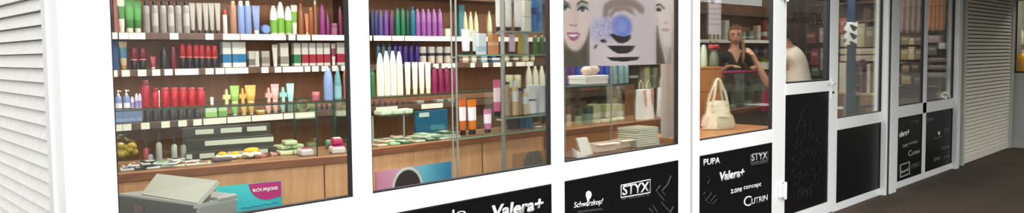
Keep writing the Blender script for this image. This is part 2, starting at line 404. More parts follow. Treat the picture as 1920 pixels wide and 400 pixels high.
P6 = panel(W6[0], 9.640, 'tall black panel with white and framed words, left half under the far double window', 0.075, 0.795)
P7 = panel(9.768, W6[1], 'black panel with dim grey words, right half under the far double window', 0.075, 0.795)
PY = FY+0.0065
def pw(par, txt, px0, py0, px1, py1, mat=LETTER, bold=0.0, shear=0.0, name='lettering', hpx=None):
    """a word whose baseline runs from photo point (px0,py0) to (px1,py1); hpx: cap height in photo pixels"""
    a, b = at(px0, py0, PY), at(px1, py1, PY)
    h = hpx*depth((a+b)/2)/FPX
    o = word(txt, float(a[0]), float(a[2]), float(b[0]-a[0]), float(h), PY, mat, par, name, bold, shear, math.atan2(float(b[2]-a[2]), float(b[0]-a[0])))
    o.matrix_parent_inverse = Matrix.Translation(-Vector(par.location))
    return o
def pline(par, pts, r=0.004, mat=LETTER, name='emblem', smooth=True):
    p = [at(x, y, PY) for x, y in pts]
    o = MB().tube([(q[0], PY, q[2]) for q in p], r, 6).build(name, mat, par); o.matrix_parent_inverse = Matrix.Translation(-Vector(par.location)); return o
def frame(par, quad, r, mat, name='emblem_frame'):
    return pline(par, quad+[quad[0]], r, mat, name)
pw(P2, 'Valera+', 922, 412, 1019, 393, LETTER, 0.035, 0.12, hpx=25)
pw(P2, 'lo', 848, 408, 873, 404, LETTER, 0.0, 0.0, hpx=14)
pw(P3, 'Schwarzkopf', 1076, 394, 1131, 386, LETTER, 0.012, 0.1, hpx=14)
pw(P3, 'PROFESSIONAL', 1084, 400, 1130, 394, DIM, 0.0, hpx=4)
hp = [(1103, 358), (1107.5, 360), (1109, 365), (1107.5, 371), (1105, 373.5), (1104.5, 377), (1101.5, 380.5), (1100.5, 376), (1099.5, 372), (1098, 367), (1099, 361)]
q = [at(x, y, PY) for x, y in hp]
o = MB().prism([(p[0], p[2]) for p in q], PY-0.002, PY).build('emblem', LETTER, P3); o.matrix_parent_inverse = Matrix.Translation(-Vector(P3.location))
pw(P3, 'STYX', 1167, 367.5, 1217, 359, LETTER, 0.02, hpx=19)
frame(P3, [(1164.5, 348), (1219, 337), (1219, 361.5), (1164.5, 371)], 0.0035, LETTER)
pw(P3, 'NATURCOSMETIC', 1165, 376, 1218, 367, DIM, 0.01, hpx=5)
for pts in ([(1238, 348), (1230, 358), (1238, 368), (1245, 376)], [(1247, 351), (1241, 358), (1246, 366)], [(1258, 330), (1252, 345), (1247, 352)], [(1217, 392), (1224, 398)], [(1224, 386), (1232, 398)], [(1240, 380), (1250, 392), (1258, 400)], [(1262, 388), (1256, 400)]):
    pline(P3, pts, 0.005, M((74, 68, 68), 0.6), 'ornament')
pw(P4, 'PUPA', 1319, 311, 1350, 306.5, LETTER, 0.02, hpx=12)
pw(P4, 'STYX', 1409, 303, 1439, 298, M((200, 200, 200), 0.5), 0.02, hpx=14)
frame(P4, [(1407.5, 291), (1440, 284.5), (1440, 300), (1407.5, 306)], 0.003, DIM)
pw(P4, 'NATURCOSMETIC', 1408, 311, 1440, 305, DIM, 0.0, hpx=4)
pw(P4, 'Valera+', 1349, 341, 1396, 331, LETTER, 0.04, 0.1, hpx=17)
pw(P4, 'z.one', 1370, 364, 1391, 359.5, LETTER, 0.02, 0.0, hpx=8)
pw(P4, 'concept', 1394, 359, 1427, 352, LETTER, 0.012, 0.0, hpx=10)
pw(P4, 'C', 1394, 388, 1408, 386, LETTER, 0.0, hpx=19)
pw(P4, 'UTRIN', 1409, 384, 1439, 376, LETTER, 0.006, hpx=11)
for pts in ([(1326, 330), (1331, 337), (1326, 345)], [(1320, 370), (1326, 380), (1336, 383), (1344, 374)], [(1322, 378), (1330, 368), (1334, 362)], [(1332, 378), (1342, 366)], [(1318, 366), (1322, 361)]):
    pline(P4, pts, 0.005, FAINT, 'ornament')
pw(P6, 'alera+', 1686, 259, 1705, 252, LETTER, 0.04, 0.0, hpx=11)
pw(P6, 'STYX', 1709, 236, 1722, 233, DIM, 0.02, hpx=9)
pw(P6, 'z.one', 1692, 278, 1702, 275, M((150, 150, 150), 0.5), 0.02, hpx=6)
pw(P6, 'concept', 1704, 274, 1720, 269, M((150, 150, 150), 0.5), 0.02, hpx=7)
pw(P6, 'C', 1703, 294, 1709, 292, M((190, 190, 190), 0.5), 0.0, hpx=11)
pw(P6, 'UTRIN', 1710, 291.5, 1724, 287, M((190, 190, 190), 0.5), 0.0, hpx=6)
frame(P6, [(1688, 310), (1705, 304), (1705, 326), (1688, 333)], 0.008, M((170, 170, 170), 0.5))
pw(P6, 'kaaral', 1690, 326, 1703, 320, M((190, 190, 190), 0.5), 0.02, hpx=6)
pw(P6, 'CEHKO', 1708, 318, 1724, 312, DIM, 0.02, hpx=9)
for (tx, a, b, c, d, hh) in (('PUPA', 1738, 229, 1750, 226, 6), ('Schwarzkopf', 1752, 262, 1766, 258, 4), ('STYX', 1770, 250, 1780, 248, 9), ('CUTRIN', 1765, 282, 1780, 278, 6), ('CEHKO', 1750, 304, 1763, 300, 7), ('STYX', 1769, 299, 1780, 296, 6)):
    pw(P7, tx, a, b, c, d, M((120, 112, 112), 0.5), 0.02, hpx=hh)
q = [at(x, y, PY) for x, y in ((1759, 247), (1762, 247), (1762.5, 251), (1760.5, 254.5), (1758.8, 251))]
o = MB().prism([(p[0], p[2]) for p in q], PY-0.002, PY).build('emblem', LETTER, P7); o.matrix_parent_inverse = Matrix.Translation(-Vector(P7.location))
# faint arabesque printed on the door panel
DY = FY-0.005
def dl(pts, r=0.003, mat=FAINT):
    p = [at(x, y, DY) for x, y in pts]
    return [(float(a[0]), DY, float(a[2])) for a in p]
orn = MB()
def swirl(cx, cy, r, a0, turns, flip=1):
    pts = []
    for i in range(16):
        t = i/15; a = a0+flip*turns*2*PI*t; rr = r*(1-0.8*t); pts.append((cx+rr*0.62*math.cos(a), cy-rr*math.sin(a)-0.18*rr*math.cos(a)))
    return pts
for sgn in (-1, 1):
    for (dx, cy, r, a0, tn) in ((9, 232, 12, 0, 0.9), (16, 262, 15, 1.2, 1.0), (8, 285, 11, 2.4, 0.8), (19, 300, 14, 0.3, 1.1), (9, 322, 13, 3.0, 0.9), (20, 340, 13, 1.0, 1.0), (8, 358, 12, 0.2, 0.8), (22, 270, 9, 2, 0.9), (24, 318, 9, 4, 0.8)):
        orn.tube(dl(swirl(1513+sgn*dx, cy-sgn*dx*0.17, r, a0 if sgn > 0 else PI-a0, tn, sgn)), 0.0022, 5)
    orn.tube(dl([(1513, 196), (1513+sgn*10, 212), (1513+sgn*14, 228), (1513+sgn*20, 246)]), 0.0022, 5)
    orn.tube(dl([(1513+sgn*4, 225), (1513+sgn*5, 245), (1513+sgn*3, 256)]), 0.0022, 5)
    for k in range(3): orn.tube(dl([(1500+k*9+sgn*3, 356-k*2), (1499+k*9+sgn*3, 372-k*2)]), 0.003, 5)
orn.build('ornament', M((29, 29, 31), 0.7), door)
# ================================================================== SHOP: back shelving
ORD = ['first', 'second', 'third', 'fourth', 'fifth', 'sixth', 'seventh', 'eighth', 'ninth', 'tenth', 'eleventh', 'twelfth']
RACK = 5.0
SH1, SH2, SH3 = (1.665, 1.708), (1.436, 1.479), (1.103, 1.146)
def rack(x0, x1, label, tags):
    t = thing('shelving_unit', label, 'shelves', ((x0+x1)/2, RACK, FZ), 0, 'brown wall shelving behind the counters')
    ox, oy, oz = t.location
    def B(mb, name, mat, par=t, off=True):
        o = mb.build(name, mat, par)
        if off: o.matrix_parent_inverse = Matrix.Translation((-ox, -oy, -oz))
        return o
    B(MB().box(x0, x1, 5.30, 5.33, FZ, 2.40), 'back_panel', BACKWOOD)
    for x in (x0, x1-0.022): B(MB().box(x, x+0.022, RACK, 5.30, FZ, 2.40), 'side_panel', SHELFWOOD)
    for i, (a, b) in enumerate([(2.02, 2.06), SH1, SH2, SH3, (0.70, 0.74)]):
        sh = B(MB().box(x0+0.022, x1-0.022, RACK+0.002, 5.30, a, b, 0.003), 'shelf', SHELFWOOD)
        for (px0, px1, py) in tags.get(i, []):
            pa, pb = at(px0, py, RACK), at(px1, py, RACK)
            if pb[0] < x0 or pa[0] > x1: continue
            MB().box(max(float(pa[0]), x0+0.01), min(float(pb[0]), x1-0.01), RACK-0.004, RACK+0.002, a+0.001, b-0.002).build('price_tag', TAGM, sh)
    return t
TG = {1: [(209, 220, 67), (223, 240, 67), (241, 272, 67), (318, 334, 67), (385, 400, 67), (418, 449, 67), (451, 535, 67), (541, 553, 67), (557, 581, 67), (585, 646, 67), (650, 700, 67), (697, 733, 68), (735, 757, 68), (759, 858, 68)],
      2: [(211, 220, 136), (228, 243, 136), (258, 274, 136), (285, 300, 136), (308, 323, 136), (328, 372, 134), (385, 400, 133), (404, 420, 132), (422, 465, 131), (490, 503, 130), (515, 527, 130), (530, 568, 129), (571, 581, 128), (585, 597, 128), (603, 615, 127), (623, 632, 127), (640, 650, 126), (812, 822, 124), (828, 845, 124), (848, 856, 123)],
      3: [(216, 229, 237), (230, 246, 237), (264, 280, 235), (302, 318, 233), (334, 350, 231), (362, 378, 229), (381, 424, 227), (426, 470, 224), (472, 530, 222), (532, 590, 219)]}
rack(0.80, 3.165, 'brown back shelves behind the leftmost window, lined with white price tags', TG)
TG2 = {1: [(858, 940, 66), (945, 1030, 66)], 2: [(882, 890, 122), (905, 915, 121), (925, 940, 121), (950, 960, 121), (968, 985, 120), (987, 1000, 120)], 3: [(705, 745, 214), (790, 830, 207)]}
TGM = {k: TG.get(k, [])+TG2.get(k, []) for k in (1, 2, 3)}
rack(3.185, 5.72, 'brown back shelves behind the second window, with a long white label strip', TGM)
TG3 = {1: [(1313, 1343, 76), (1345, 1372, 75.5), (1394, 1447, 74.5)], 2: [(1150, 1180, 112), (1190, 1230, 110)]}
rack(5.74, 8.20, 'brown back shelves seen under the face poster', TG3)
rack(8.22, 10.62, 'brown back shelves with a white shelf edge behind the saleswoman', TG3)

# ================================================================== goods
def sub(t, mb, name, col, smooth=True, rough=0.3):
    if max(col)-min(col) > 85: col = tuple(int(c*0.87) for c in col)
    return mb.build(name, M(col, rough), t, smooth)
def k_can(t, r, h, c):            # straight cylinder with rounded shoulder and a smaller cap
    sub(t, MB().lathe([(r*0.93, 0), (r, h*0.02), (r, h*0.80), (r*0.9, h*0.85), (r*0.62, h*0.875)]), 'body', c[0])
    sub(t, MB().lathe([(r*0.60, h*0.875), (r*0.60, h*0.985), (r*0.52, h)]), 'cap', c[1])
    if len(c) > 2: sub(t, MB().lathe([(r*1.012, h*0.22), (r*1.012, h*0.62)], cap=False), 'label_band', c[2])
def k_spray(t, r, h, c):          # aerosol: tall cylinder, full-width cap
    sub(t, MB().lathe([(r*0.93, 0), (r, h*0.02), (r, h*0.76), (r*0.88, h*0.8)]), 'body', c[0])
    sub(t, MB().lathe([(r*0.86, h*0.8), (r*0.86, h*0.97), (r*0.7, h)]), 'cap', c[1])
    if len(c) > 2: sub(t, MB().lathe([(r*1.012, 0.03*h), (r*1.012, h*0.3)], cap=False), 'base_band', c[2])
def k_redblack(t, r, h, c):       # bottle standing on a broad dark cap
    sub(t, MB().lathe([(r*0.85, 0), (r*0.9, h*0.03), (r*0.9, h*0.36), (r*0.8, h*0.40)]), 'cap', c[1])
    sub(t, MB().lathe([(r*0.8, h*0.40), (r, h*0.44), (r, h*0.95), (r*0.85, h)]), 'body', c[0])
    if len(c) > 2: sub(t, MB().lathe([(r*1.015, h*0.43), (r*1.015, h*0.48)], cap=False), 'rim', c[2])
def k_cone(t, r, h, c):           # bottle tapering to a long neck
    sub(t, MB().lathe([(r*0.95, 0), (r, h*0.03), (r*0.96, h*0.45), (r*0.68, h*0.74), (r*0.36, h*0.88)]), 'body', c[0])
    sub(t, MB().lathe([(r*0.36, h*0.88), (r*0.30, h*0.97), (r*0.2, h)]), 'cap', c[1])
    if len(c) > 2: sub(t, MB().lathe([(r*1.015, h*0.06), (r*1.0, h*0.42)], cap=False), 'label_band', c[2])
def k_bullet(t, r, h, c):         # smooth bullet shape
    sub(t, MB().lathe([(r*0.92, 0), (r, h*0.04), (r, h*0.52), (r*0.9, h*0.72), (r*0.66, h*0.88), (r*0.5, h*0.93)]), 'body', c[0])
    sub(t, MB().lathe([(r*0.48, h*0.93), (r*0.42, h*0.98), (r*0.25, h)]), 'cap', c[1])
    if len(c) > 2: sub(t, MB().lathe([(r*1.015, h*0.05), (r*1.015, h*0.5)], cap=False), 'label_band', c[2])
def k_pump(t, r, h, c):
    sub(t, MB().lathe([(r*0.92, 0), (r, h*0.03), (r, h*0.56), (r*0.8, h*0.66), (r*0.36, h*0.72)]), 'body', c[0])
    p = sub(t, MB().lathe([(r*0.42, h*0.70), (r*0.42, h*0.79), (r*0.16, h*0.81), (r*0.16, h*0.92), (r*0.4, h*0.93), (r*0.34, h)]), 'pump', c[1])
    sub(p, MB().tube([(0, 0, h*0.955), (r*0.8, -r*0.2, h*0.955), (r*1.0, -r*0.25, h*0.92)], r*0.13, 6), 'spout', c[1])
    if len(c) > 2: sub(t, MB().lathe([(r*1.015, 0.02*h), (r*1.015, h*0.3)], cap=False), 'label_band', c[2])
def k_tube(t, r, h, c):           # squeeze tube standing on its cap, crimped flat at the top
    cap = 0.14
    sub(t, MB().lathe([(r*0.62, 0), (r*0.66, h*0.01), (r*0.62, h*cap)], sy=0.8), 'cap', c[1])
    sub(t, MB().loft([(h*cap, r*0.62, r*0.5), (h*(cap+0.04), r*0.74, r*0.58), (h*0.5, r*0.86, r*0.45), (h*0.8, r*0.95, r*0.2), (h*0.92, r, r*0.06), (h, r, r*0.05)]), 'body', c[0])
    if len(c) > 2: sub(t, MB().loft([(h*0.40, r*0.86, r*0.49), (h*0.5, r*0.88, r*0.46), (h*0.78, r*0.965, r*0.235)], cap=False), 'label_band', c[2])
def k_slim(t, r, h, c):           # slim tube crimped at the top
    sub(t, MB().lathe([(r*0.72, 0), (r*0.6, h*0.10)]), 'cap', c[1])
    sub(t, MB().loft([(h*0.10, r*0.55, r*0.5), (h*0.16, r*0.7, r*0.55), (h*0.7, r*0.9, r*0.35), (h*0.95, r, r*0.07), (h, r, r*0.06)]), 'body', c[0])
def k_jar(t, r, h, c):
    sub(t, MB().lathe([(r*0.9, 0), (r*0.96, h*0.05), (r*0.96, h*0.62)]), 'body', c[0])
    sub(t, MB().lathe([(r, h*0.62), (r, h*0.95), (r*0.94, h)]), 'lid', c[1])
    if len(c) > 2: sub(t, MB().lathe([(r*0.98, h*0.45), (r*0.98, h*0.62)], cap=False), 'label_band', c[2])
def k_disc(t, r, h, c):           # round flat tin standing on edge, facing the window
    o = sub(t, MB().lathe([(r, -0.012), (r, 0.012)], 24), 'tin', c[0]); o.rotation_euler = (PI/2, 0, 0); o.location = (0, 0, r)
    o = sub(t, MB().lathe([(r*0.82, -0.002), (r*0.8, 0.003)], 24), 'lid', c[1]); o.rotation_euler = (PI/2, 0, 0); o.location = (0, -0.013, r)
def k_box(t, r, h, c, d=None):    # carton; c = main, band, (lower fraction, upper fraction)
    d = d or min(0.11, r*1.6)
    t0, t1 = c[2] if len(c) > 2 else (0, 0)
    sub(t, MB().box(-r, r, 0, d, 0, h, 0.0015), 'carton', c[0], False, 0.5)
    if t1 > t0: sub(t, MB().box(-r-0.0008, r+0.0008, -0.0008, d+0.0008, h*t0, h*t1), 'colour_band', c[1], False, 0.5)
def k_cross(t, r, h, c):          # small plus-shaped plastic piece on a foot
    a = r*0.42
    sub(t, MB().prism([(-a, 0), (a, 0), (a, h*0.34), (r, h*0.34), (r, h*0.62), (a, h*0.62), (a*0.5, h), (-a*0.5, h), (-a, h*0.62), (-r, h*0.62), (-r, h*0.34), (-a, h*0.34)], -0.012, 0.012), 'bottle_cross', c[0], False)
def k_brick(t, r, h, c):          # shouldered flat bottle with a flip cap
    sub(t, MB().loft([(0, r*0.94, r*0.6), (h*0.03, r, r*0.66), (h*0.78, r, r*0.66), (h*0.84, r*0.6, r*0.4)], 20), 'body', c[0])
    sub(t, MB().lathe([(r*0.52, h*0.84), (r*0.52, h*0.97), (r*0.44, h)]), 'cap', c[1])
    if len(c) > 2: sub(t, MB().loft([(h*0.4, r*1.01, r*0.67), (h*0.7, r*1.01, r*0.67)], 20, cap=False), 'label_band', c[2])
KIND = {'can': (k_can, 'spray_can', 'bottle'), 'spray': (k_spray, 'hairspray_can', 'bottle'), 'red': (k_redblack, 'shampoo_bottle', 'bottle'), 'cone': (k_cone, 'lotion_bottle', 'bottle'), 'bullet': (k_bullet, 'shampoo_bottle', 'bottle'),
        'pump': (k_pump, 'pump_bottle', 'bottle'), 'tube': (k_tube, 'cream_tube', 'tube'), 'slim': (k_slim, 'colour_tube', 'tube'), 'jar': (k_jar, 'cream_jar', 'jar'), 'disc': (k_disc, 'round_tin', 'tin'), 'box': (k_box, 'cosmetics_box', 'box'),
        'cross': (k_cross, 'cross_shaped_bottle', 'bottle'), 'brick': (k_brick, 'conditioner_bottle', 'bottle')}
def row(items, Y, zb, place, rz=0.0):
    """items: (kind, centre px, width px, top py, colours, description).  Y: depth or a function of the pixel giving a point."""
    cnt = {}
    for it in items: cnt[it[5]] = cnt.get(it[5], 0)+1
    seen = {}
    for (k, cx, w, yt, c, desc) in items:
        P = Y(cx, yt) if callable(Y) else at(cx, yt, Y)
        h = max(0.02, float(P[2])-zb); r = w*depth(P)/FPX/2
        fn, nm, cat = KIND[k]
        if P[1] > 5.0:
            for bx in (3.175, 5.73, 8.21, 10.62):
                if abs(P[0]-bx) < r+0.034: P[0] = bx+math.copysign(r+0.034, P[0]-bx)
        i = seen.get(desc, 0); seen[desc] = i+1; n = cnt[desc]
        lab = desc+', '+place
        if n > 1: lab = '%s from left of %d %s, %s' % (ORD[i], n, desc.replace('bottle', 'bottles', 1).replace('tube', 'tubes', 1).replace(' box', ' boxes').replace(' jar', ' jars').replace(' can', ' cans').replace('-bottless', '-bottles'), place)
        t = thing(nm, lab, cat, (P[0], P[1], zb+0.001), rz, (desc+'s '+place) if n > 1 else None)
        if k == 'box': fn(t, r*0.97, h, c)
        else: fn(t, r, h, c)
BLK = (22, 20, 24); WHT = (232, 230, 224)
# ---- top shelf, first window
SIL = (150, 146, 142)
it = [('box', 217, 9, 0, [(150, 90, 84), WHT], 'dull red box'), ('tube', 226, 13, -2, [(226, 214, 196), (226, 218, 204), (72, 120, 62)], 'beige tube with a dark green label'),
      ('tube', 241, 17, 0, [(58, 140, 50), (214, 232, 196), (84, 170, 72)], 'bright green tube with a pale cap'), ('tube', 256.5, 15, 2, [(58, 140, 50), (214, 232, 196), (84, 170, 72)], 'bright green tube with a pale cap')]
for i, x in enumerate((273, 289, 304.5, 319, 333, 348)):
    it.append(('can', x, 12, 3, [SIL, BLK, (176, 170, 166) if i % 2 else (140, 130, 128)], 'silver bottle with black cap'))
for x in (360, 373, 385, 396, 407.5): it.append(('slim', x, 10.5, 6, [(160, 155, 148), BLK], 'silver tube on a black cap'))
it += [('spray', 421, 8, 19, [(214, 196, 188), (208, 36, 44)], 'small white bottle with red top'), ('can', 436, 12, 2, [(158, 116, 92), (206, 164, 132)], 'tan brown slim bottle')]
for x in (450.5, 463.5): it.append(('can', x, 13, 2, [(122, 142, 188), (228, 230, 216)], 'periwinkle blue bottle with white cap'))
it += [('tube', 479.5, 15, 11, [(118, 138, 184), (196, 204, 214)], 'periwinkle blue tube'), ('disc', 497, 18, 41, [(96, 124, 186), (128, 158, 214)], 'round blue tin')]
for x, y in ((512, 11), (525, 4), (539.5, 12)): it.append(('bullet', x, 14, y, [(214, 210, 196), (226, 224, 212), (120, 176, 62)], 'white bottle with lime green base'))
it += [('tube', 551, 12, 10, [(208, 212, 184), (226, 228, 210), (112, 168, 60)], 'white tube with lime green print')]
it += [('cone', 563, 11, 6, [(150, 84, 46), (164, 100, 60)], 'copper brown bottle'), ('slim', 575, 8, 26, [(212, 128, 92), (222, 170, 140)], 'salmon orange slim tube'), ('can', 582, 10, 14, [(146, 82, 44), (190, 120, 60)], 'amber brown bottle'), ('can', 590, 7, 1, [(126, 82, 50), (222, 214, 190)], 'thin brown white-tipped bottle')]
it += [('bullet', 603, 11, 8, [(146, 52, 128), (120, 40, 100)], 'magenta purple bottle'), ('cone', 613.5, 9, 22, [(128, 36, 90), (96, 26, 66)], 'dark plum bottle'), ('jar', 626, 13, 44, [(158, 92, 124), (120, 60, 96)], 'mauve patterned jar'), ('bullet', 637, 9, 12, [(96, 34, 60), (70, 28, 48)], 'dark wine red bottle'), ('bullet', 648, 9, 10, [(90, 32, 60), (70, 28, 48)], 'blackish wine bottle')]
row(it, 5.09, SH1[1], 'top shelf, first window')
# ---- second shelf, first window
it = [('box', 215, 12, 76, [(30, 84, 148), WHT], 'deep blue box'), ('tube', 230, 14, 78, [(206, 184, 150), (196, 160, 96), (60, 142, 176)], 'cream tube with turquoise middle')]
for x in (250, 266): it.append(('red', x, 12, 91, [(140, 28, 54), BLK, (226, 150, 150)], 'dark red bottle on black cap'))
it += [('tube', 286.5, 10, 106, [(200, 66, 80), WHT], 'small red tube with white cap'), ('cone', 306, 14, 85, [(34, 40, 42), BLK], 'black cone bottle'), ('bullet', 323.5, 11, 83, [(122, 24, 46), (70, 16, 30)], 'tall dark red bottle')]
for i, x in enumerate((341, 354, 366.5, 377, 389, 401)): it.append(('red', x, 10.5, 82+i*0.7, [(206, 26, 44), BLK, (240, 150, 140)], 'bright red bottle on black cap'))
it += [('box', 425, 16, 79, [(224, 226, 222), (22, 136, 192), (0.18, 0.52)], 'white and blue carton'), ('box', 448, 26, 79, [(224, 226, 222), (22, 136, 192), (0.18, 0.52)], 'wide white and blue carton')]
it += [('box', 472, 12, 96, [(196, 192, 184), (120, 112, 104), (0.1, 0.5)], 'small grey white box'), ('box', 482, 8, 96, [(204, 200, 192), (120, 112, 104)], 'narrow grey white box'), ('box', 498, 16, 96, [(176, 170, 160), (132, 124, 116), (0.2, 0.6)], 'grey kit box'), ('tube', 515, 11, 84, [(212, 208, 198), WHT], 'white slender tube'), ('box', 533, 17, 81, [(208, 206, 198), (140, 136, 126), (0.1, 0.42)], 'white box with a grey band')]
it += [('box', 557, 14, 81, [(208, 206, 198), (40, 116, 76), (0.12, 0.5)], 'white box with a green band')]
for x in (571.5, 585.5, 599.5, 613): it.append(('box', x, 13, 81, [(208, 204, 198), (182, 34, 60), (0.12, 0.5)], 'white box with a crimson band'))
it += [('tube', 624.5, 9, 82, [(206, 196, 192), WHT, (150, 60, 90)], 'white tube with mauve print'), ('box', 639, 16, 80, [(208, 204, 198), (190, 30, 66), (0.12, 0.5)], 'broad white box with a red band')]
row(it, 5.09, SH2[1], 'second shelf, first window')
# ---- third shelf, seen through the showcase glass
it = []
for x in (223, 236, 248.5, 260): it.append(('box', x, 12, 206, [(112, 132, 172), (140, 156, 190), (0.1, 0.3)], 'steel blue box'))
for i, x in enumerate((276, 291, 307, 322, 338, 354, 369)): it.append(('can', x, 13, 202, [(40, 36, 38), (60, 52, 52)], 'black bottle'))
it += [('box', 396, 22, 203, [(196, 208, 180), (148, 190, 110), (0.0, 0.5)], 'pale green wide box'), ('box', 418, 16, 202, [(180, 206, 150), (126, 186, 88), (0.0, 0.6)], 'light green box'), ('tube', 440, 12, 200, [(132, 190, 84), (200, 214, 180)], 'green tube'),
       ('tube', 457, 12, 199, [(214, 176, 88), (230, 210, 160)], 'yellow tube'), ('tube', 471, 10, 199, [(214, 176, 88), (230, 210, 160)], 'yellow tube'), ('jar', 488, 17, 207, [(206, 160, 66), (232, 216, 170)], 'yellow squat jar'), ('tube', 503, 11, 198, [(196, 150, 144), (170, 160, 150)], 'faded pink tube'), ('tube', 516, 10, 196, [(196, 150, 144), (170, 160, 150)], 'faded pink tube'), ('tube', 530, 11, 195, [(126, 160, 152), (150, 170, 160)], 'sea green tube'), ('box', 547, 16, 196, [(104, 122, 104), (126, 140, 118)], 'grey green box')]
it += [('disc', 567, 22, 194, [(188, 180, 160), (92, 84, 74)], 'round framed mirror')]
row(it, 5.09, SH3[1], 'behind showcase glass, first window')

# ================================================================== COUNTERS with glass showcases
def plane_hit(px, py, P0, n):
    v = ray(px, py); o = np.array([0, 0, EYE]); n = np.array(n); return o+v*((np.array(P0)-o)@n)/(v@n)
CZ = 0.965; GT = 1.285
def counter(label, loc, rz, L, dep, front=FRONTWOOD, seams=(), case=True, gt=GT, ends=(1, 1), dividers=(), case_x=None):
    t = thing('display_counter', label, 'counter', (loc[0], loc[1], FZ), rz, 'wooden shop counters')
    z = CZ-FZ
    b = MB().box(0, L, 0.02, dep, 0.06, z-0.05)
    b.build('cabinet', front, t)
    MB().box(0.02, L-0.02, 0.05, dep-0.03, 0.0, 0.06).build('plinth', M((50, 40, 34), 0.6), t)
    for x in seams: MB().box(x-0.0035, x+0.0035, 0.0175, 0.022, 0.06, z-0.05).build('panel_joint', M((96, 60, 38), 0.6), t)
    MB().box(0, L, 0.0, dep, z-0.05, z, 0.008).build('counter_top', TOPWOOD, t)
    MB().box(0, L, -0.003, 0.004, z-0.046, z-0.006).build('edge_strip', EDGEWOOD, t)
    if case:
        g0 = gt-FZ; c0, c1 = case_x or (0.01, L-0.01)
        p = MB().box(c0, c1, 0.02, 0.026, z, g0-0.006).build('front_glass', CASE, t)
        q = MB().box(c0, c1, 0.012, dep-0.01, g0-0.006, g0).build('top_glass', CASE, t)
        e = MB(); e.box(c0, c1, 0.009, 0.012, g0-0.007, g0+0.001); e.box(c0, c1, dep-0.01, dep-0.008, g0-0.006, g0); e.build('glass_edge', GREEN, q)
        for x in ([c0] if ends[0] else [])+([c1-0.006] if ends[1] else [])+list(dividers):
            s = MB().box(x, x+0.006, 0.027, dep-0.012, z, g0-0.006).build('side_glass', CASE, t)
            e = MB(); e.box(x-0.001, x+0.007, 0.024, 0.027, z, g0-0.006); e.box(x-0.001, x+0.007, dep-0.012, dep-0.009, z, g0-0.006); e.build('glass_edge', GREEN, s)
    return t
THA = -0.216; DA = np.array([math.cos(THA), math.sin(THA), 0]); NA = np.array([-math.sin(THA), math.cos(THA), 0])
LA = np.array([0.86, 4.222, 0])
def locA(px, py, off=0.0):
    p = plane_hit(px, py, LA+NA*off, NA); return float((p-LA)@DA), float(p[2])
XA592 = locA(592, 240, 0.03)[0]
CA = counter('wooden counter with teal sticker and glass showcase, leftmost window', LA, THA, 1.66, 0.50, seams=(locA(610, 330)[0],), dividers=(XA592,))
CB = counter('wooden counter with a dark-haired head poster, second window', (2.60, 4.02), 0, 1.62, 0.42, seams=(float(at(792, 300, 4.02)[0])-2.6+0.55, 1.2))
CC = counter('wooden counter under the face poster, paper bags on top', (4.24, 3.88), 0, 1.70, 0.42, front=OAK, seams=(0.9,), case_x=(0.01, 0.98))
CD = counter('dark counter with a green-tinted showcase in front of the saleswoman', (6.02, 3.93), 0, 2.6, 0.34, front=wood((64, 52, 44), (84, 68, 56), 'dark_counter_wood'), gt=1.335, seams=(0.8, 1.6))
def onA(off): return lambda cx, yt: plane_hit(cx, yt, LA+NA*off, NA)
# ---- on the glass of counter A
it = [('pump', 221.5, 11, 170, [(122, 140, 184), (236, 234, 232), (222, 222, 226)], 'blue and white pump bottle'), ('pump', 236.5, 11, 169, [(122, 140, 184), (236, 234, 232), (222, 222, 226)], 'blue and white pump bottle')]
for x, y in ((247.5, 182), (255.5, 176), (262, 176)): it.append(('bullet', x, 7, y, [(212, 204, 222), (236, 234, 236), (150, 130, 180)], 'small white and violet bottle'))
it += [('spray', 271.5, 14, 151, [(196, 32, 58), (120, 20, 44)], 'tall crimson bottle'), ('spray', 290, 13, 166, [(206, 30, 48), (150, 24, 40)], 'crimson can with black tip'), ('slim', 297, 5, 170, [(230, 214, 210), (224, 220, 214)], 'white slim tube')]
for x in (309, 326, 342.5, 358.5, 375): it.append(('spray', x, 14.5, 165, [(204, 26, 46), (214, 66, 76)], 'bright red bottle'))
it += [('jar', 397, 6, 183, [(238, 236, 228), (240, 240, 236)], 'tiny white pot'), ('cross', 424, 13, 168, [(196, 206, 138)], 'pale green cross-shaped bottle'), ('tube', 439.5, 17, 161, [(164, 214, 96), (196, 224, 150), (180, 222, 116)], 'lime green tube'),
       ('cross', 454, 13, 166, [(228, 184, 90)], 'yellow cross-shaped bottle'), ('tube', 469, 20, 160, [(236, 190, 92), (240, 206, 130), (240, 200, 112)], 'mango yellow tube'), ('cross', 503, 12, 165, [(224, 164, 152)], 'salmon cross-shaped bottle'), ('tube', 515, 15, 158, [(236, 160, 160), (236, 190, 186), (240, 176, 174)], 'salmon pink tube'),
       ('cross', 530, 13, 164, [(140, 196, 188)], 'mint cross-shaped bottle'), ('tube', 544, 14, 157, [(158, 214, 210), (176, 220, 214), (172, 220, 216)], 'mint green tube'), ('jar', 592, 14, 173, [(206, 110, 124), (224, 130, 142)], 'pink flat pot')]
it += [('bullet', 614.5, 17, 128, [(128, 152, 196), (150, 172, 206)], 'tall powder blue bottle'), ('cone', 632.5, 14, 127, [(92, 146, 152), (140, 180, 180), (126, 170, 176)], 'tall teal bottle'), ('can', 646, 7, 132, [(168, 96, 74), (190, 120, 96)], 'rust brown slim bottle')]
row(it, onA(0.14), GT+0.001, 'on showcase top, first window', THA)
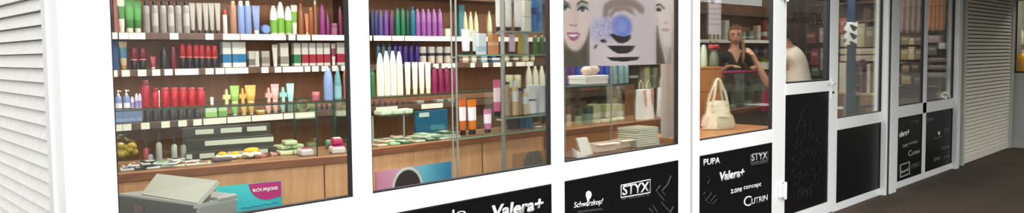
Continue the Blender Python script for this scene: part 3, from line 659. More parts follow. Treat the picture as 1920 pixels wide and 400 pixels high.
# ---- sticker on the front of counter A
stk = thing('advert_sticker', 'teal advert sticker with a magenta oval reading BOURJOIS on the counter front', 'sticker', (LA[0], LA[1], 0), THA)
x0, zt = locA(404, 352, 0.016); x1, zt2 = locA(527, 338, 0.016); _, zb = locA(527, 392, 0.016)
zt = (zt+zt2)/2
def teal(X, Z):
    u = (X-x0)/(x1-x0); v = (Z-zb)/(zt-zb)
    base = np.stack([70-40*u+0*X, 190-20*u+12*v, 200-8*u], -1)
    w = 0.5+0.5*np.sin(9*u+5*v)
    return base+(w*10)[..., None]
painted('sheet', x0, x1, zb-0.08, zt, 0.012, 90, 60, teal, stk, 0.004)
ex, ez = x1-0.002, zt-0.002; rx, rz_ = (x1-x0)*0.50, (zt-zb)*0.62
ov2 = [(ex, ez)]
for i in range(33):
    a = PI*1.0+ (PI*0.62)*i/32
    ov2.append((min(ex, ex-rx*0.42+rx*0.58*math.cos(a)), ez+rz_*math.sin(a)*0.98))
ov2.append((ex, ez-rz_*0.86))
MB().prism(ov2, 0.0105, 0.012).build('magenta_oval', M((178, 42, 118), 0.5), stk)
xa, za = locA(474, 361, 0.01); xb, zb2 = locA(521, 356, 0.01)
word('BOURJOIS', xa, (za+zb2)/2-0.006, xb-xa, 0.024, 0.0105, LETTER, stk, 'lettering', 0.03)
xa, za = locA(452, 392, 0.01); xb, _ = locA(522, 380, 0.01)
MB().tube([(xa+(xb-xa)*i/12, 0.0115, za+0.004*math.sin(i*1.9)+0.012*i/12) for i in range(13)], 0.002, 5).build('signature', M((20, 70, 90), 0.5), stk)
# ---- head poster and a painted head reflection on the front of counter B
def headsheet(px0, px1, ptop, name, label, grad, head, halo, hc, hr, Y=4.036, zlow=0.30):
    a, b = at(px0, ptop[0], Y), at(px1, ptop[1], Y)
    x0, x1, zt = float(a[0]), float(b[0]), (float(a[2])+float(b[2]))/2
    c = at(hc[0], hc[1], Y); d = depth(c); rx = hr[0]*d/FPX*1.22; rz = hr[1]*d/FPX
    def fn(X, Z):
        u = (X-x0)/(x1-x0)
        col = np.stack([np.interp(u, grad[0], [g[i] for g in grad[1]]) for i in range(3)], -1)
        e = np.sqrt(((X-c[0])/rx)**2+(np.maximum(Z-c[2], 0)/rz)**2+(np.minimum(Z-c[2], 0)/(rz*3))**2)
        k = np.clip((1.16-e)/0.04, 0, 1)[..., None]; col = col*(1-k)+np.array(halo)*k
        k = np.clip((1.0-e)/0.04, 0, 1)[..., None]
        st = (0.5+0.5*np.sin((X-c[0])/rx*26+np.sin(Z*60)))[..., None]
        fz = np.clip((0.55-e)/0.15, 0, 1)*np.clip((c[2]+0.15*rz-Z)/(0.25*rz), 0, 1)
        hcol = np.array(head)*(0.85+0.35*st); hcol = hcol*(1-fz[..., None])+np.array([206, 160, 140])*fz[..., None]
        return col*(1-k)+hcol*k
    t = thing('head_sheet', label, 'poster', ((x0+x1)/2, Y, zlow))
    o = painted('sheet', x0, x1, zlow, zt, Y-0.003, 110, 90, fn, t, 0.003)
    o.matrix_parent_inverse = Matrix.Translation((-(x0+x1)/2, -Y, -zlow))
headsheet(704, 846, (321, 304), 'head_sheet', 'pink and blue poster of a dark-haired head on the counter front', ([0, 0.3, 0.62, 1.0], [(190, 120, 150), (196, 150, 176), (96, 176, 198), (40, 118, 168)]), (40, 32, 36), (196, 204, 196), (764, 352), (25, 34))
headsheet(962, 1032, (288, 281), 'head_sheet', 'wood-brown sheet with a painted reflection of a head, right end of second window', ([0, 1.0], [(168, 124, 84), (160, 120, 84)]), (92, 92, 84), (160, 130, 98), (1001, 316), (24, 36))  # grey arch is a reflection painted on a wood-coloured sheet

# ---- second window: shelf goods
it = []
for x, c, n in ((697, (36, 40, 84), 'navy bottle'), (704, (40, 44, 96), 'navy bottle'), (712.5, (84, 74, 140), 'violet bottle'), (722.5, (110, 66, 146), 'violet bottle'), (733, (92, 44, 100), 'dark purple bottle')): it.append(('bullet', x, 9.5, 18, [c, c], n))
for x in (744, 754): it.append(('bullet', x, 10, 13, [(22, 128, 84), (20, 90, 60)], 'emerald green bottle'))
it += [('bullet', 763, 8, 17, [(30, 70, 60), (30, 50, 46)], 'dark bottle-green bottle'), ('can', 772.5, 10, 12, [(20, 130, 150), (24, 100, 124)], 'teal blue bottle')]
for x in (782, 792.5, 802.5, 813, 824): it.append(('bullet', x, 10.5, 17, [(150, 94, 160), (170, 116, 176), (140, 76, 150)], 'orchid purple bottle'))
it += [('box', 840, 12, 54, [(206, 196, 176), (180, 160, 130)], 'small beige box')]
for x in (872, 882, 892): it.append(('cone', x, 10, 22, [(196, 190, 150), (206, 202, 170)], 'pale olive cone bottle'))
it += [('cone', 917, 11, 21, [(180, 184, 150), (190, 200, 160)], 'grey olive cone bottle'), ('box', 866, 14, 9, [(54, 108, 116), (60, 120, 130)], 'dark teal box')]
row(it, 5.09, SH1[1], 'top shelf, second window')
it = []
for x in (708, 718, 729): it.append(('bullet', x, 10, 80, [(60, 88, 104), (80, 108, 120)], 'slate blue bottle'))
for x in (740, 749, 759, 770, 781): it.append(('bullet', x, 10, 80, [(66, 44, 140), (84, 60, 160)], 'indigo bottle'))
for x in (792, 808, 823, 838): it.append(('jar', x, 14, 88, [(206, 196, 184), (196, 194, 190), (52, 54, 70)], 'white jar with dark band'))
for x, w, c, n in ((873, 14, (206, 170, 140), 'peach small box'), (889, 12, (188, 192, 160), 'pale green small box'), (908, 15, (150, 176, 190), 'light blue small box'), (930, 20, (70, 124, 156), 'denim blue small box'), (951, 12, (190, 186, 146), 'beige low box'), (968, 14, (116, 96, 70), 'brown low box'), (986, 16, (190, 190, 136), 'cream yellow low box'), (1000, 8, (170, 178, 130), 'olive low box')): it.append(('box', x, w, 104, [c, WHT, (0.3, 0.6)], n))
row(it, 5.09, SH2[1], 'second shelf, second window')
it = []
for x in (992, 1004, 1016, 1027): it.append(('cone', x, 12, 124, [(206, 204, 184), (220, 218, 200)], 'white cone bottle'))
for x in (955, 970): it.append(('jar', x, 14, 141, [(186, 186, 150), (200, 200, 164)], 'pale olive jar'))
row(it, 4.26, GT+0.001, 'behind glass stand, second window')
# on the glass of counter B
CREAM = (236, 230, 208)
it = [('can', 698, 8, 130, [(26, 106, 58), (24, 90, 50)], 'dark green can')]
for x, y, w in ((712, 100, 14), (724, 96, 13), (736, 96, 13), (748, 97, 13)): it.append(('bullet', x, w, y, [CREAM, CREAM], 'tall ivory bottle'))
for x in (764, 777.5, 790, 802): it.append(('tube', x, 13, 117, [CREAM, (224, 216, 190)], 'ivory tube'))
for x in (814, 825, 837, 849): it.append(('bullet', x, 11, 126, [(150, 26, 86), (110, 20, 60)], 'magenta bottle'))
row(it, 4.14, GT+0.001, 'on showcase top, second window')

# ================================================================== goods inside the showcases and on counter tops
HEAP = []
def packet(px, py, wpx, hpx, col, col2, label, name='sachet', cat='packet', z=CZ, rz=None, th=0.02, grp=None, off=None, ln=None, lay=None):
    """a flat packet lying on the plane z: centre at photo point px,py"""
    if off is None:
        p = atz(px, py, z)
        if p[0] < 2.56:
            o_ = float((p-LA)@NA); p = p+NA*(min(max(o_, 0.09), 0.36)-o_)
        elif p[0] < 4.2: p[1] = min(max(p[1], 4.11), 4.32)
        else: p[1] = min(max(p[1], 3.97), 4.18)
    elif off < 1: p = plane_hit(px, py, LA+NA*off, NA)
    else: p = at(px, py, off)
    d = depth(p); w = wpx*d/FPX; l = ln or max(0.05, hpx*d/FPX*2.0)
    if rz is None: rz = random.uniform(-0.5, 0.5) if lay is None else (THA if off < 1 else 0)+random.uniform(-0.13, 0.13)*(1+2*lay)
    ex_, ey_ = (abs(w*math.cos(rz))+abs(l*math.sin(rz)))/2, (abs(w*math.sin(rz))+abs(l*math.cos(rz)))/2
    z = CZ
    for (qx, qy, rx_, ry_, top) in HEAP:
        if abs(qx-p[0]) < ex_+rx_ and abs(qy-p[1]) < ey_+ry_: z = max(z, top)
    z += 0.001
    if lay is not None: z = CZ+0.001+lay*(th+0.004)
    else: HEAP.append((p[0], p[1], ex_, ey_, z+th+0.0015))
    t = thing(name, label, cat, (p[0], p[1], z), rz, grp)
    MB().box(-w/2, w/2, -l/2, l/2, 0, th, th*0.3).build('pouch', M(col, 0.35), t)
    MB().box(-w*0.32, w*0.32, -l*0.3, l*0.3, th, th+0.0015).build('print', M(col2, 0.4), t)
    return t
PK = [('white', (232, 230, 224), 'violet', (120, 100, 150)), ('white', (230, 228, 222), 'black', (50, 46, 52)), ('white', (226, 224, 216), 'red', (190, 80, 90)), ('grey', (150, 146, 146), 'white', (226, 226, 222)), ('dark', (70, 62, 66), 'white', (220, 220, 216)), ('white', (232, 228, 220), 'green', (110, 150, 110)), ('cream', (226, 214, 190), 'brown', (150, 100, 80))]
HN = ORD+['thirteenth', 'fourteenth', 'fifteenth', 'sixteenth', 'seventeenth', 'eighteenth', 'nineteenth', 'twentieth', 'twenty-first', 'twenty-second', 'twenty-third', 'twenty-fourth', 'twenty-fifth', 'twenty-sixth', 'twenty-seventh', 'twenty-eighth', 'twenty-ninth', 'thirtieth']
random.seed(21)
k_ = 0
for off, xs, lay in ((0.305, (262, 290, 318), 0), (0.20, (242, 267, 292, 317, 342, 367), 0), (0.105, (238, 262, 286, 310, 334, 358, 382), 0), (0.15, (254, 302, 350), 1), (0.25, (280, 330), 1), (0.11, (274, 322), 1)):
    for x in xs:
        a, c, b, d = PK[(k_*3+k_//5) % len(PK)]
        packet(x, 305, 23, 8, c, d, '%s packet with %s print, %s in the heap left of the daisies' % (a, b, HN[k_]), off=off, th=0.009, ln=0.09, lay=lay, grp='packets heaped in the left showcase'); k_ += 1
# three yellow-and-white pieces and their purple neighbour
for i, (x, y, w) in enumerate(((417, 289, 26), (441, 286, 24), (472, 287, 34))):
    p = atz(x, 300-(x-417)*0.06, CZ); p = p+NA*(max(float((p-LA)@NA), 0.085)-float((p-LA)@NA)); d = depth(p); r = w*d/FPX/2*1.08
    t = thing('artificial_daisy', '%s yellow and white daisy hair ornament in the leftmost showcase' % ('left', 'middle', 'right larger')[i], 'hair ornament', (p[0], p[1], CZ+0.001), 0, 'daisy ornaments in the showcase')
    m = MB()
    for k in range(9):
        a = 2*PI*k/9; m.blob((math.cos(a)*r*0.62, math.sin(a)*r*0.5, r*0.35+0.12*r*(k % 2)), (r*0.42, r*0.36, r*0.24), 10)
    m.build('petals', M((238, 232, 208), 0.6), t, True)
    MB().blob((0, 0, r*0.72), (r*(0.62 if i < 2 else 0.86), r*0.55, r*0.36), 14).build('flower_centre', M((240, 172, 22), 0.5), t, True)
t = packet(416, 303, 34, 5, (92, 70, 88), (120, 96, 110), 'dark purple packet below the daisies at the showcase front', rz=-0.2, th=0.02)
# yellow bag of dried flowers at the far left
p = atz(240, 300, CZ+0.001); t = thing('flower_bag', 'ochre yellow bag of dried petals at the left end of the showcase', 'bag', (p[0], p[1]+0.12, CZ+0.001))
m = MB()
for k in range(26): m.blob((random.uniform(-0.075, 0.075), random.uniform(-0.05, 0.05), random.uniform(0.02, 0.075)), (0.024, 0.022, 0.02), 8)
m.build('petals', M((196, 160, 64), 0.7), t, True)
MB().loft([(0, 0.09, 0.06), (0.02, 0.1, 0.07), (0.09, 0.085, 0.055), (0.12, 0.03, 0.02), (0.145, 0.05, 0.008)]).build('clear_bag', CASE, t, True)
# dark tiered tester stand with white label strips
def tier_stand(px0, px1, label):
    a = plane_hit(px0, 262, LA+NA*0.34, NA); b = plane_hit(px1, 252, LA+NA*0.34, NA); xa = float((a-LA)@DA); L = float((b-a)@DA)
    o = LA+DA*xa+NA*0.275
    t = thing('tester_stand', label, 'display stand', (o[0], o[1], CZ+0.001), THA)
    DK = M((66, 58, 54), 0.6)
    for k, (y0, y1, z1) in enumerate(((0, 0.06, 0.045), (0.06, 0.12, 0.11), (0.12, 0.18, 0.175))):
        MB().box(0, L, y0, y1, 0, z1, 0.002).build('tier', DK, t)
    for k, (y, z, segs) in enumerate(((0, 0.008, ((0.0, 0.06), (0.14, 0.3), (0.36, 0.40), (0.44, 0.62), (0.7, 0.9))), (0.06, 0.072, ((0.22, 1.0),)), (0.12, 0.135, ((0.14, 0.34), (0.42, 0.66), (0.72, 0.95))))):
        for s0, s1 in segs: MB().box(L*s0, L*s1, y-0.003, y, z, z+0.028).build('label_strip', M((206, 202, 190), 0.5), t)
tier_stand(345, 512, 'dark tiered tester stand with white label strips inside the leftmost showcase')
# white-red cosmetics on the small shelf left of the stand
for i, (x, y, c) in enumerate(((297, 256, (176, 170, 164)), (326, 262, (186, 182, 176)), (343, 264, (150, 146, 142)), (281, 288, (176, 178, 182)), (273, 270, (170, 70, 74)))):
    p = plane_hit(x, y, LA+NA*0.30, NA); q = p
    t = thing('nail_polish', '%s small bottle standing behind the packets, leftmost showcase, %s from left' % (('grey', 'white', 'dark grey', 'clear', 'red')[i], ('third', 'fourth', 'fifth', 'second', 'first')[i]), 'bottle', (p[0], p[1], CZ+0.001), THA)
    h = float(p[2])-CZ+0.02
    MB().lathe([(0.014, 0), (0.016, 0.005), (0.016, h*0.6), (0.008, h*0.68)]).build('body', M(c, 0.2), t, True)
    MB().lathe([(0.008, h*0.68), (0.0075, h)]).build('cap', M((60, 56, 56), 0.3), t, True)
# brown-pink combs
for i in range(5):
    x = 482+i*10; y = 296-i*1.5
    p = atz(x, y, CZ); p = p+NA*(max(float((p-LA)@NA), 0.10)-float((p-LA)@NA)); c = [(150, 70, 64), (206, 120, 124), (120, 64, 54), (214, 160, 150), (170, 60, 70), (130, 80, 70), (196, 130, 120), (110, 60, 56)][i]
    t = thing('hair_comb', '%s from left of five reddish combs lying in the leftmost showcase' % ORD[i], 'comb', (p[0], p[1]+0.03, CZ+0.001), 1.2, 'reddish combs in the leftmost showcase')
    m = MB().box(-0.068, 0.068, -0.012, 0.004, 0, 0.016, 0.003); m.build('spine', M(c, 0.4), t)
    m = MB()
    for k in range(17): m.box(-0.066+k*0.008, -0.063+k*0.008, -0.030, -0.012, 0.004, 0.012)
    m.build('teeth', M(c, 0.4), t)
for i, (x, off, w) in enumerate(((572, 0.12, 24), (631, 0.24, 22), (632, 0.11, 26), (632, 0.17, 20))):
    packet(x, 278, w, 6, (222, 200, 206) if i % 2 == 0 else (180, 30, 92), (190, 34, 100) if i % 2 == 0 else (236, 226, 228), '%s magenta and white pack, right end of the leftmost showcase' % ('left', 'rear right', 'front right', 'top right')[i], 'hair_dye_pack', 'packet', off=off, th=0.04, ln=0.11, lay=1 if i == 3 else 0, grp='magenta and white packs')
for i, (x, y) in enumerate(((616, 258), (632, 256))):
    packet(x, y, 13, 4, (70, 150, 110), (220, 226, 214), '%s green and white pack behind the magenta packs' % ('left', 'right')[i], 'wipes_pack', 'packet', off=0.36, lay=0, th=0.05, ln=0.05, grp='green and white packs')
k_ = 0
for off, xs, lay in ((0.33, (526, 547), 0), (0.225, (534, 557), 0), (0.29, (530, 553), 1), (0.26, (543,), 2)):
    for x in xs:
        packet(x, 272, 23, 8, (186, 196, 150) if k_ % 2 else (206, 204, 170), (150, 170, 120), '%s pale green sachet of the pile behind the magenta packs, leftmost showcase' % ORD[k_], off=off, th=0.024, ln=0.095, lay=lay, grp='pale green sachets'); k_ += 1
def lip_row(xs, y0, Y, zb, label, place, cols):
    for i, x in enumerate(xs):
        p = at(x, y0, Y) if not callable(Y) else Y(x, y0); h = max(0.04, float(p[2])-zb)
        t = thing('lipstick_tester', '%s from left of the %s %s' % (ORD[i], label, place), 'lipstick', (p[0], p[1], zb), 0, label+' '+place)
        MB().lathe([(0.019, 0), (0.019, h*0.55)], 12).build('case', M((92, 76, 72), 0.3), t, True)
        MB().lathe([(0.015, h*0.55), (0.015, h*0.85), (0.006, h)], 12).build('stick', M(cols[i % len(cols)], 0.4), t, True)
lip_row([597, 607, 617, 628, 638, 649], 194, 5.09, SH3[1], 'brownish lipstick testers', 'on the third shelf', [(150, 112, 108), (140, 96, 96), (160, 120, 112)])
lip_row([704, 715, 726, 737, 748, 759], 188, 5.09, SH3[1], 'mauve lipstick testers', 'behind the second showcase', [(140, 96, 100), (128, 90, 92), (150, 110, 108)])
# second showcase: heap of green and white packets, a glass shelf and a blue poster behind
GP = [('white', (230, 230, 222), 'green', (100, 150, 96)), ('pale green', (184, 204, 164), 'white', (232, 232, 226)), ('white', (226, 226, 220), 'grey', (120, 120, 120)), ('dark green', (74, 110, 78), 'white', (224, 226, 218)), ('cream', (222, 214, 190), 'red', (180, 70, 70))]
k_ = 0
for off, xs, lay in ((4.32, (712, 734, 756, 778, 800, 822, 844), 0), (4.205, (742, 800, 823, 845), 0), (4.104, (710, 733, 757, 781, 805, 828, 849), 0), (4.13, (722, 815), 1), (4.27, (745, 792, 832), 1), (4.16, (793,), 1)):
    for x in xs:
        a, c, b, d = GP[(k_*2+k_//5) % len(GP)]
        packet(x, 262, 21.5, 8, c, d, '%s packet with %s print, %s of the heap in the second showcase' % (a, b, HN[k_]), off=off, th=0.014, ln=0.098, lay=lay, grp='packets heaped in the second showcase'); k_ += 1
a, b = at(704, 217, 4.14), at(772, 217, 4.14)
t = thing('glass_ledge', 'small glass shelf with white tissue packs, left of the second showcase', 'shelf', (float(a[0]), 4.06, float(a[2])))
gl_z = float(a[2])
MB().box(0, float(b[0]-a[0]), 0, 0.2, -0.006, 0).build('glass_sheet', CASE, t); MB().box(0, float(b[0]-a[0]), -0.003, 0, -0.007, 0.001).build('glass_edge', GREEN, t)
for x in (0.02, float(b[0]-a[0])-0.02): MB().lathe([(0.006, CZ-gl_z), (0.006, -0.006)], 8, c=(x, 0.145, 0)).build('support_rod', ALU, t, True)
for i, (x, w) in enumerate(((716, 22), (739, 20), (759, 16))):
    p = at(x, 217, 4.16); d = depth(p); w = w*d/FPX
    q = thing('tissue_pack', '%s white tissue pack on the small glass shelf' % ('left', 'middle', 'right')[i], 'packet', (p[0], 4.15, gl_z+0.001), 0, 'white tissue packs')
    MB().box(-w/2, w/2, -0.05, 0.05, 0, 0.03, 0.008).build('pack', M((212, 214, 196), 0.4), q); MB().box(-w*0.3, w*0.3, -0.02, 0.02, 0.03, 0.032).build('flap', M((240, 238, 226), 0.4), q)
p0, p1 = at(776, 209, 4.38), at(836, 205, 4.38)
t = thing('blue_folder', 'deep blue folder standing at the back of the second showcase', 'folder', (float(p0[0]), 4.36, CZ+0.001))
hh = float(p0[2])-CZ
MB().box(0, float(p1[0]-p0[0]), 0, 0.02, 0, hh, 0.003).build('cover', M((24, 92, 132), 0.35), t); MB().box(0.03, 0.12, -0.0015, 0, hh*0.75, hh*0.92).build('title_patch', M((206, 212, 206), 0.5), t); MB().box(float(p1[0]-p0[0])-0.16, float(p1[0]-p0[0])-0.03, -0.0015, 0, hh*0.2, hh*0.4).build('title_patch', M((60, 130, 150), 0.5), t)
for i, (x, y, c, n) in enumerate(((789, 199, (206, 206, 190), 'white'), (826, 196, (212, 206, 196), 'cream'), (846, 188, (170, 172, 130), 'olive'))):
    it = [('box', x, 16, y, [c, (90, 110, 130), (0.3, 0.6)], n+' tester box')]
    row(it, 5.09, SH3[1], 'on the third shelf above the blue folder')

# ---- goods stands by the glass: aluminium posts with glass shelves
def etagere(label, posts, ys, shelves, z1=2.40):
    x0 = posts[0][0]; t = thing('glass_display_stand', label, 'display stand', (x0, ys[0], FZ), 0, 'glass display stands by the window')
    for (x, hw) in posts: MB().box(x-x0-hw, x-x0+hw, -hw, hw, 0, z1-FZ, 0.002).build('post', ALU, t)
    for (a, b, z) in shelves:
        g = MB().box(a-x0, b-x0, -0.012, ys[1]-ys[0]+0.012, z-FZ-0.007, z-FZ).build('glass_shelf', CASE, t)
        MB().box(a-x0, b-x0, -0.016, -0.012, z-FZ-0.008, z-FZ+0.001).build('shelf_edge', M((120, 150, 132), 0.2), g)
        for (x, hw) in posts:
            if a-0.01 <= x <= b+0.01: MB().box(x-x0-0.004, x-x0+0.004, hw, 0.06, z-FZ-0.018, z-FZ-0.0075).build('bracket', ALU, g)
    return t
E0, E1, E2 = float(at(856, 150, 3.5)[0]), float(at(943, 150, 3.5)[0]), float(at(1040, 150, 3.5)[0])
zA = float(at(980, 59, 3.5)[2]); zB = float(at(900, 103, 3.5)[2]); zC = float(at(985, 218, 3.5)[2]); zD = float(at(900, 255, 3.5)[2])
etagere('glass display stand with aluminium posts holding tubes, right side of the second window', [(E0, 0.005), (float(at(847.5, 150, 3.5)[0]), 0.004), (E1, 0.010)], [3.5, 3.76], [(E0, E1, zB), (E1-0.05, E2, zA), (E1, E2, zB), (E1, E2, zC), (E0, E1, zD), (E1, E2, zD), (E0, E2, 2.1)])
WT = (226, 228, 228)
row([('tube', 936, 20, -3, [WT, BLK], 'large white tube on black cap'), ('tube', 953, 18, -3, [WT, BLK], 'large white tube on black cap'), ('tube', 971.5, 22, -3, [WT, BLK], 'large white tube on black cap'), ('box', 990, 18, 1, [(212, 216, 200), (150, 156, 150), (0.48, 0.5)], 'tall greenish white carton'), ('box', 1003.5, 9, -5, [(40, 130, 206), (20, 60, 130), (0.5, 0.7)], 'bright blue carton'), ('box', 1014, 11, -4, [(96, 160, 212), (60, 130, 196), (0.3, 0.6)], 'sky blue carton')], 3.6, zA, 'topmost glass shelf, second window')
row([('tube', 873, 21, 55, [(224, 226, 230), BLK], 'white flared tube on black cap'), ('tube', 889, 10, 56, [(206, 210, 214), BLK], 'thin white tube on black cap'), ('box', 905, 19, 63, [(196, 206, 212), (150, 176, 196), (0.15, 0.4)], 'pale blue carton'), ('box', 929, 17, 64, [(222, 150, 100), (240, 190, 150), (0.45, 0.6)], 'peach orange carton')], 3.6, zB, 'middle glass shelf, left bay, second window')
row([('tube', 960.5, 17, 65, [(206, 180, 200), (44, 36, 56)], 'lilac tube on dark cap'), ('box', 979, 9, 64, [(206, 186, 70), (180, 160, 60)], 'mustard yellow carton'), ('box', 989, 8, 64, [(176, 190, 190), (150, 170, 176)], 'grey blue carton'), ('can', 1004, 10, 66, [(72, 118, 64), (190, 190, 170)], 'leaf green pale-capped bottle'), ('can', 1016, 10, 66, [(72, 118, 64), (190, 190, 170)], 'leaf green pale-capped bottle')], 3.6, zB, 'middle glass shelf, right bay, second window')
row([('box', 952, 11, 154, [(176, 152, 128), (40, 56, 90), (0.92, 1.0)], 'tan carton with navy top'), ('brick', 966, 14, 152, [(196, 172, 128), (206, 210, 216), (214, 216, 220)], 'amber bottle with white label'), ('box', 976, 8, 166, [(150, 126, 108), (40, 52, 90), (0.9, 1.0)], 'brown carton with navy top'), ('brick', 986, 13, 167, [(190, 176, 140), (206, 210, 216), (210, 214, 216)], 'honey bottle with white label'), ('box', 1000, 15, 160, [(216, 220, 222), (40, 44, 50), (0.45, 0.5)], 'white carton with black line'), ('box', 1017, 16, 160, [(196, 204, 208), (170, 180, 186)], 'blue grey carton')], 3.6, zC, 'on the low glass shelf of second window')
ORG = (240, 132, 26)
row([('tube', 867, 18, 186, [(226, 110, 48), BLK, (232, 220, 224)], 'burnt orange tube with white label'), ('tube', 884.5, 22, 187, [ORG, BLK, (232, 226, 230)], 'vivid orange tube with white label'), ('tube', 914, 20, 205, [(224, 138, 178), BLK, (232, 222, 236)], 'small pink tube with white label')], 3.6, zD, 'on the lowest glass shelf of second window')
row([('box', 966, 17, 222, [(62, 56, 62), (90, 80, 84)], 'charcoal carton'), ('box', 979, 10, 222, [(54, 70, 86), (70, 90, 106)], 'slate carton'), ('box', 993, 16, 220, [(56, 108, 146), (70, 126, 160)], 'denim blue carton'), ('jar', 1009, 16, 234, [(206, 212, 196), (60, 70, 60)], 'white and black pot')], 3.6, zD, 'on the lowest glass shelf of second window, right bay')
row([('tube', 931.5, 19, 150, [(238, 116, 160), BLK, (240, 214, 224)], 'tall pink tube with white label')], 3.62, zC, 'on the low glass shelf of second window')
# ---- third window stand
F0, F1, F2 = float(at(1058, 150, 3.5)[0]), float(at(1146, 150, 3.5)[0]), float(at(1236, 150, 3.5)[0])
zE = float(at(1110, 159, 3.5)[2])
etagere('glass display stand with a thin post, under the face poster', [(F0, 0.006), (F1, 0.005)], [3.5, 3.74], [(F0, F1, zE), (F0, F1, 2.1)])
p = at(1106, 150, 3.6); d = depth(p); 
t = thing('shallow_box', 'white shallow box on the glass shelf under the face poster', 'box', (p[0], 3.6, zE+0.001))
w = 66*d/FPX/2
MB().box(-w, w, -0.07, 0.09, 0, 0.06, 0.004).build('tray', M((244, 242, 236), 0.5), t); MB().box(-w-0.003, w+0.003, -0.073, 0.093, 0.035, 0.062, 0.004).build('lid', M((250, 248, 244), 0.5), t)
t2 = thing('tissue_wrap', 'crumpled cream and pink tissue on the white shallow box', 'paper', (p[0], 3.6, zE+0.074))
m = MB()
for k in range(9):
    m.blob((random.uniform(-0.09, 0.08), random.uniform(-0.04, 0.05), 0.02+random.uniform(0, 0.02)), (0.05, 0.03, 0.03), 8)
m.lathe([(0.05, 0), (0.03, 0.05), (0.005, 0.11)], 7, c=(-0.0, 0, 0))
m.build('sheet', M((238, 216, 196), 0.7), t2)
it = [('bullet', 1064, 9, 118, [(84, 52, 110), (70, 40, 90)], 'plum bottle'), ('bullet', 1073, 9, 118, [(96, 60, 126), (70, 40, 90)], 'plum bottle')]
for x in (1083, 1094, 1105, 1116, 1127, 1138): it.append(('bullet', x, 10, 114, [(36, 78, 190), (60, 106, 210)], 'cobalt blue bottle'))
for x in (1152, 1164, 1174): it.append(('can', x, 10, 118, [(116, 146, 150), (150, 170, 170)], 'grey teal bottle'))
row(it, 4.05, GT+0.001, 'on showcase top under face poster')
it = []
for x, w, c, n in ((1072, 20, (152, 144, 92), 'khaki carton'), (1094, 20, (164, 136, 84), 'ochre carton'), (1117, 20, (140, 142, 98), 'moss carton'), (1141, 20, (176, 166, 118), 'sand carton'), (1166, 20, (156, 150, 108), 'olive carton')): it.append(('box', x, w, 189, [c, (186, 180, 140), (0.55, 0.7)], n))
row(it, 5.12, 0.741, 'lower back shelf under face poster')
it = [('jar', 1085, 14, 206, [(176, 190, 150), (60, 70, 60)], 'pale green jar'), ('jar', 1103, 20, 200, [(130, 170, 160), (50, 70, 66)], 'teal glass jar'), ('jar', 1067, 10, 200, [(220, 200, 180), (130, 50, 40)], 'cream pot with a red lid')]
row(it, lambda x, y: at(x, y, 4.0), CZ, 'in showcase under face poster')
for i, x in enumerate((1119, 1134, 1149, 1163)):
    packet(x, 233-i*2.2, 14, 5, (236, 232, 220), (190, 180, 160), '%s from left of the white packets in the showcase under the poster' % ORD[i], z=CZ, grp='white packets in the third showcase', th=0.03)
it = []
for x, c, n in ((1120, (206, 204, 164), 'cream carton'), (1142, (196, 196, 150), 'straw carton'), (1165, (206, 200, 160), 'ivory carton')): it.append(('box', x, 20, 196, [c, WHT, (0.2, 0.5)], n))
row(it, 4.15, CZ, 'back of showcase under face poster')
it = []
for x, yt, w, c, n in ((1160, 127, 16, (88, 102, 92), 'grey green box'), (1190, 126, 24, (60, 60, 48), 'dark olive box'), (1214, 126, 16, (206, 202, 150), 'pale yellow box'), (1230, 127, 12, (150, 168, 130), 'sage box')): it.append(('box', x, w, yt, [c, (190, 190, 170), (0.5, 0.62)], n))
row(it, 5.09, SH3[1], 'back shelf under face poster')
# paper bags
def paper_bag(px, py, wpx, ytop, label):
    p = at(px, py, 3.96); d = depth(p); w = wpx*d/FPX*1.0; h = float(at(px, ytop, 3.96)[2])-CZ
    t = thing('paper_bag', label, 'bag', (p[0], 3.96, CZ+0.001), 0.12, 'white paper carrier bags')
    MB().hexa([(-w/2, -0.05, 0), (w/2, -0.05, 0), (w/2, 0.05, 0), (-w/2, 0.05, 0), (-w/2, -0.035, h), (w/2, -0.035, h), (w/2, 0.035, h), (-w/2, 0.035, h)]).build('bag_body', M((240, 242, 238), 0.6), t)
    for s in (-1, 1): MB().tube([(-w*0.2, s*0.036, h-0.01), (-w*0.17, s*0.038, h+0.05), (0, s*0.04, h+0.08), (w*0.17, s*0.038, h+0.05), (w*0.2, s*0.036, h-0.01)], 0.003, 6).build('handle', M((214, 210, 200), 0.6), t, True)
    m = MB()
    for (x, z, s) in ((-0.4, 0.86, 1), (-0.34, 0.7, 0.8), (-0.36, 0.56, 0.9), (0.38, 0.9, 1), (0.36, 0.72, 1.1), (0.40, 0.58, 0.8)):
        m.hexa([(w*x-0.014*s, -0.052, h*z-0.03*s), (w*x+0.018*s, -0.052, h*z-0.035*s), (w*x+0.018*s, -0.045, h*z-0.035*s), (w*x-0.014*s, -0.045, h*z-0.03*s), (w*x-0.02*s, -0.046, h*z+0.03*s), (w*x+0.01*s, -0.046, h*z+0.04*s), (w*x+0.01*s, -0.036, h*z+0.04*s), (w*x-0.02*s, -0.036, h*z+0.03*s)])
    m.build('flower_print', M((196, 150, 140), 0.6), t)
paper_bag(1209, 200, 36, 168, 'white paper bag with pinkish print, left of two on the counter')
paper_bag(1247, 200, 28, 164, 'white paper bag, right one behind the sheer curtain')
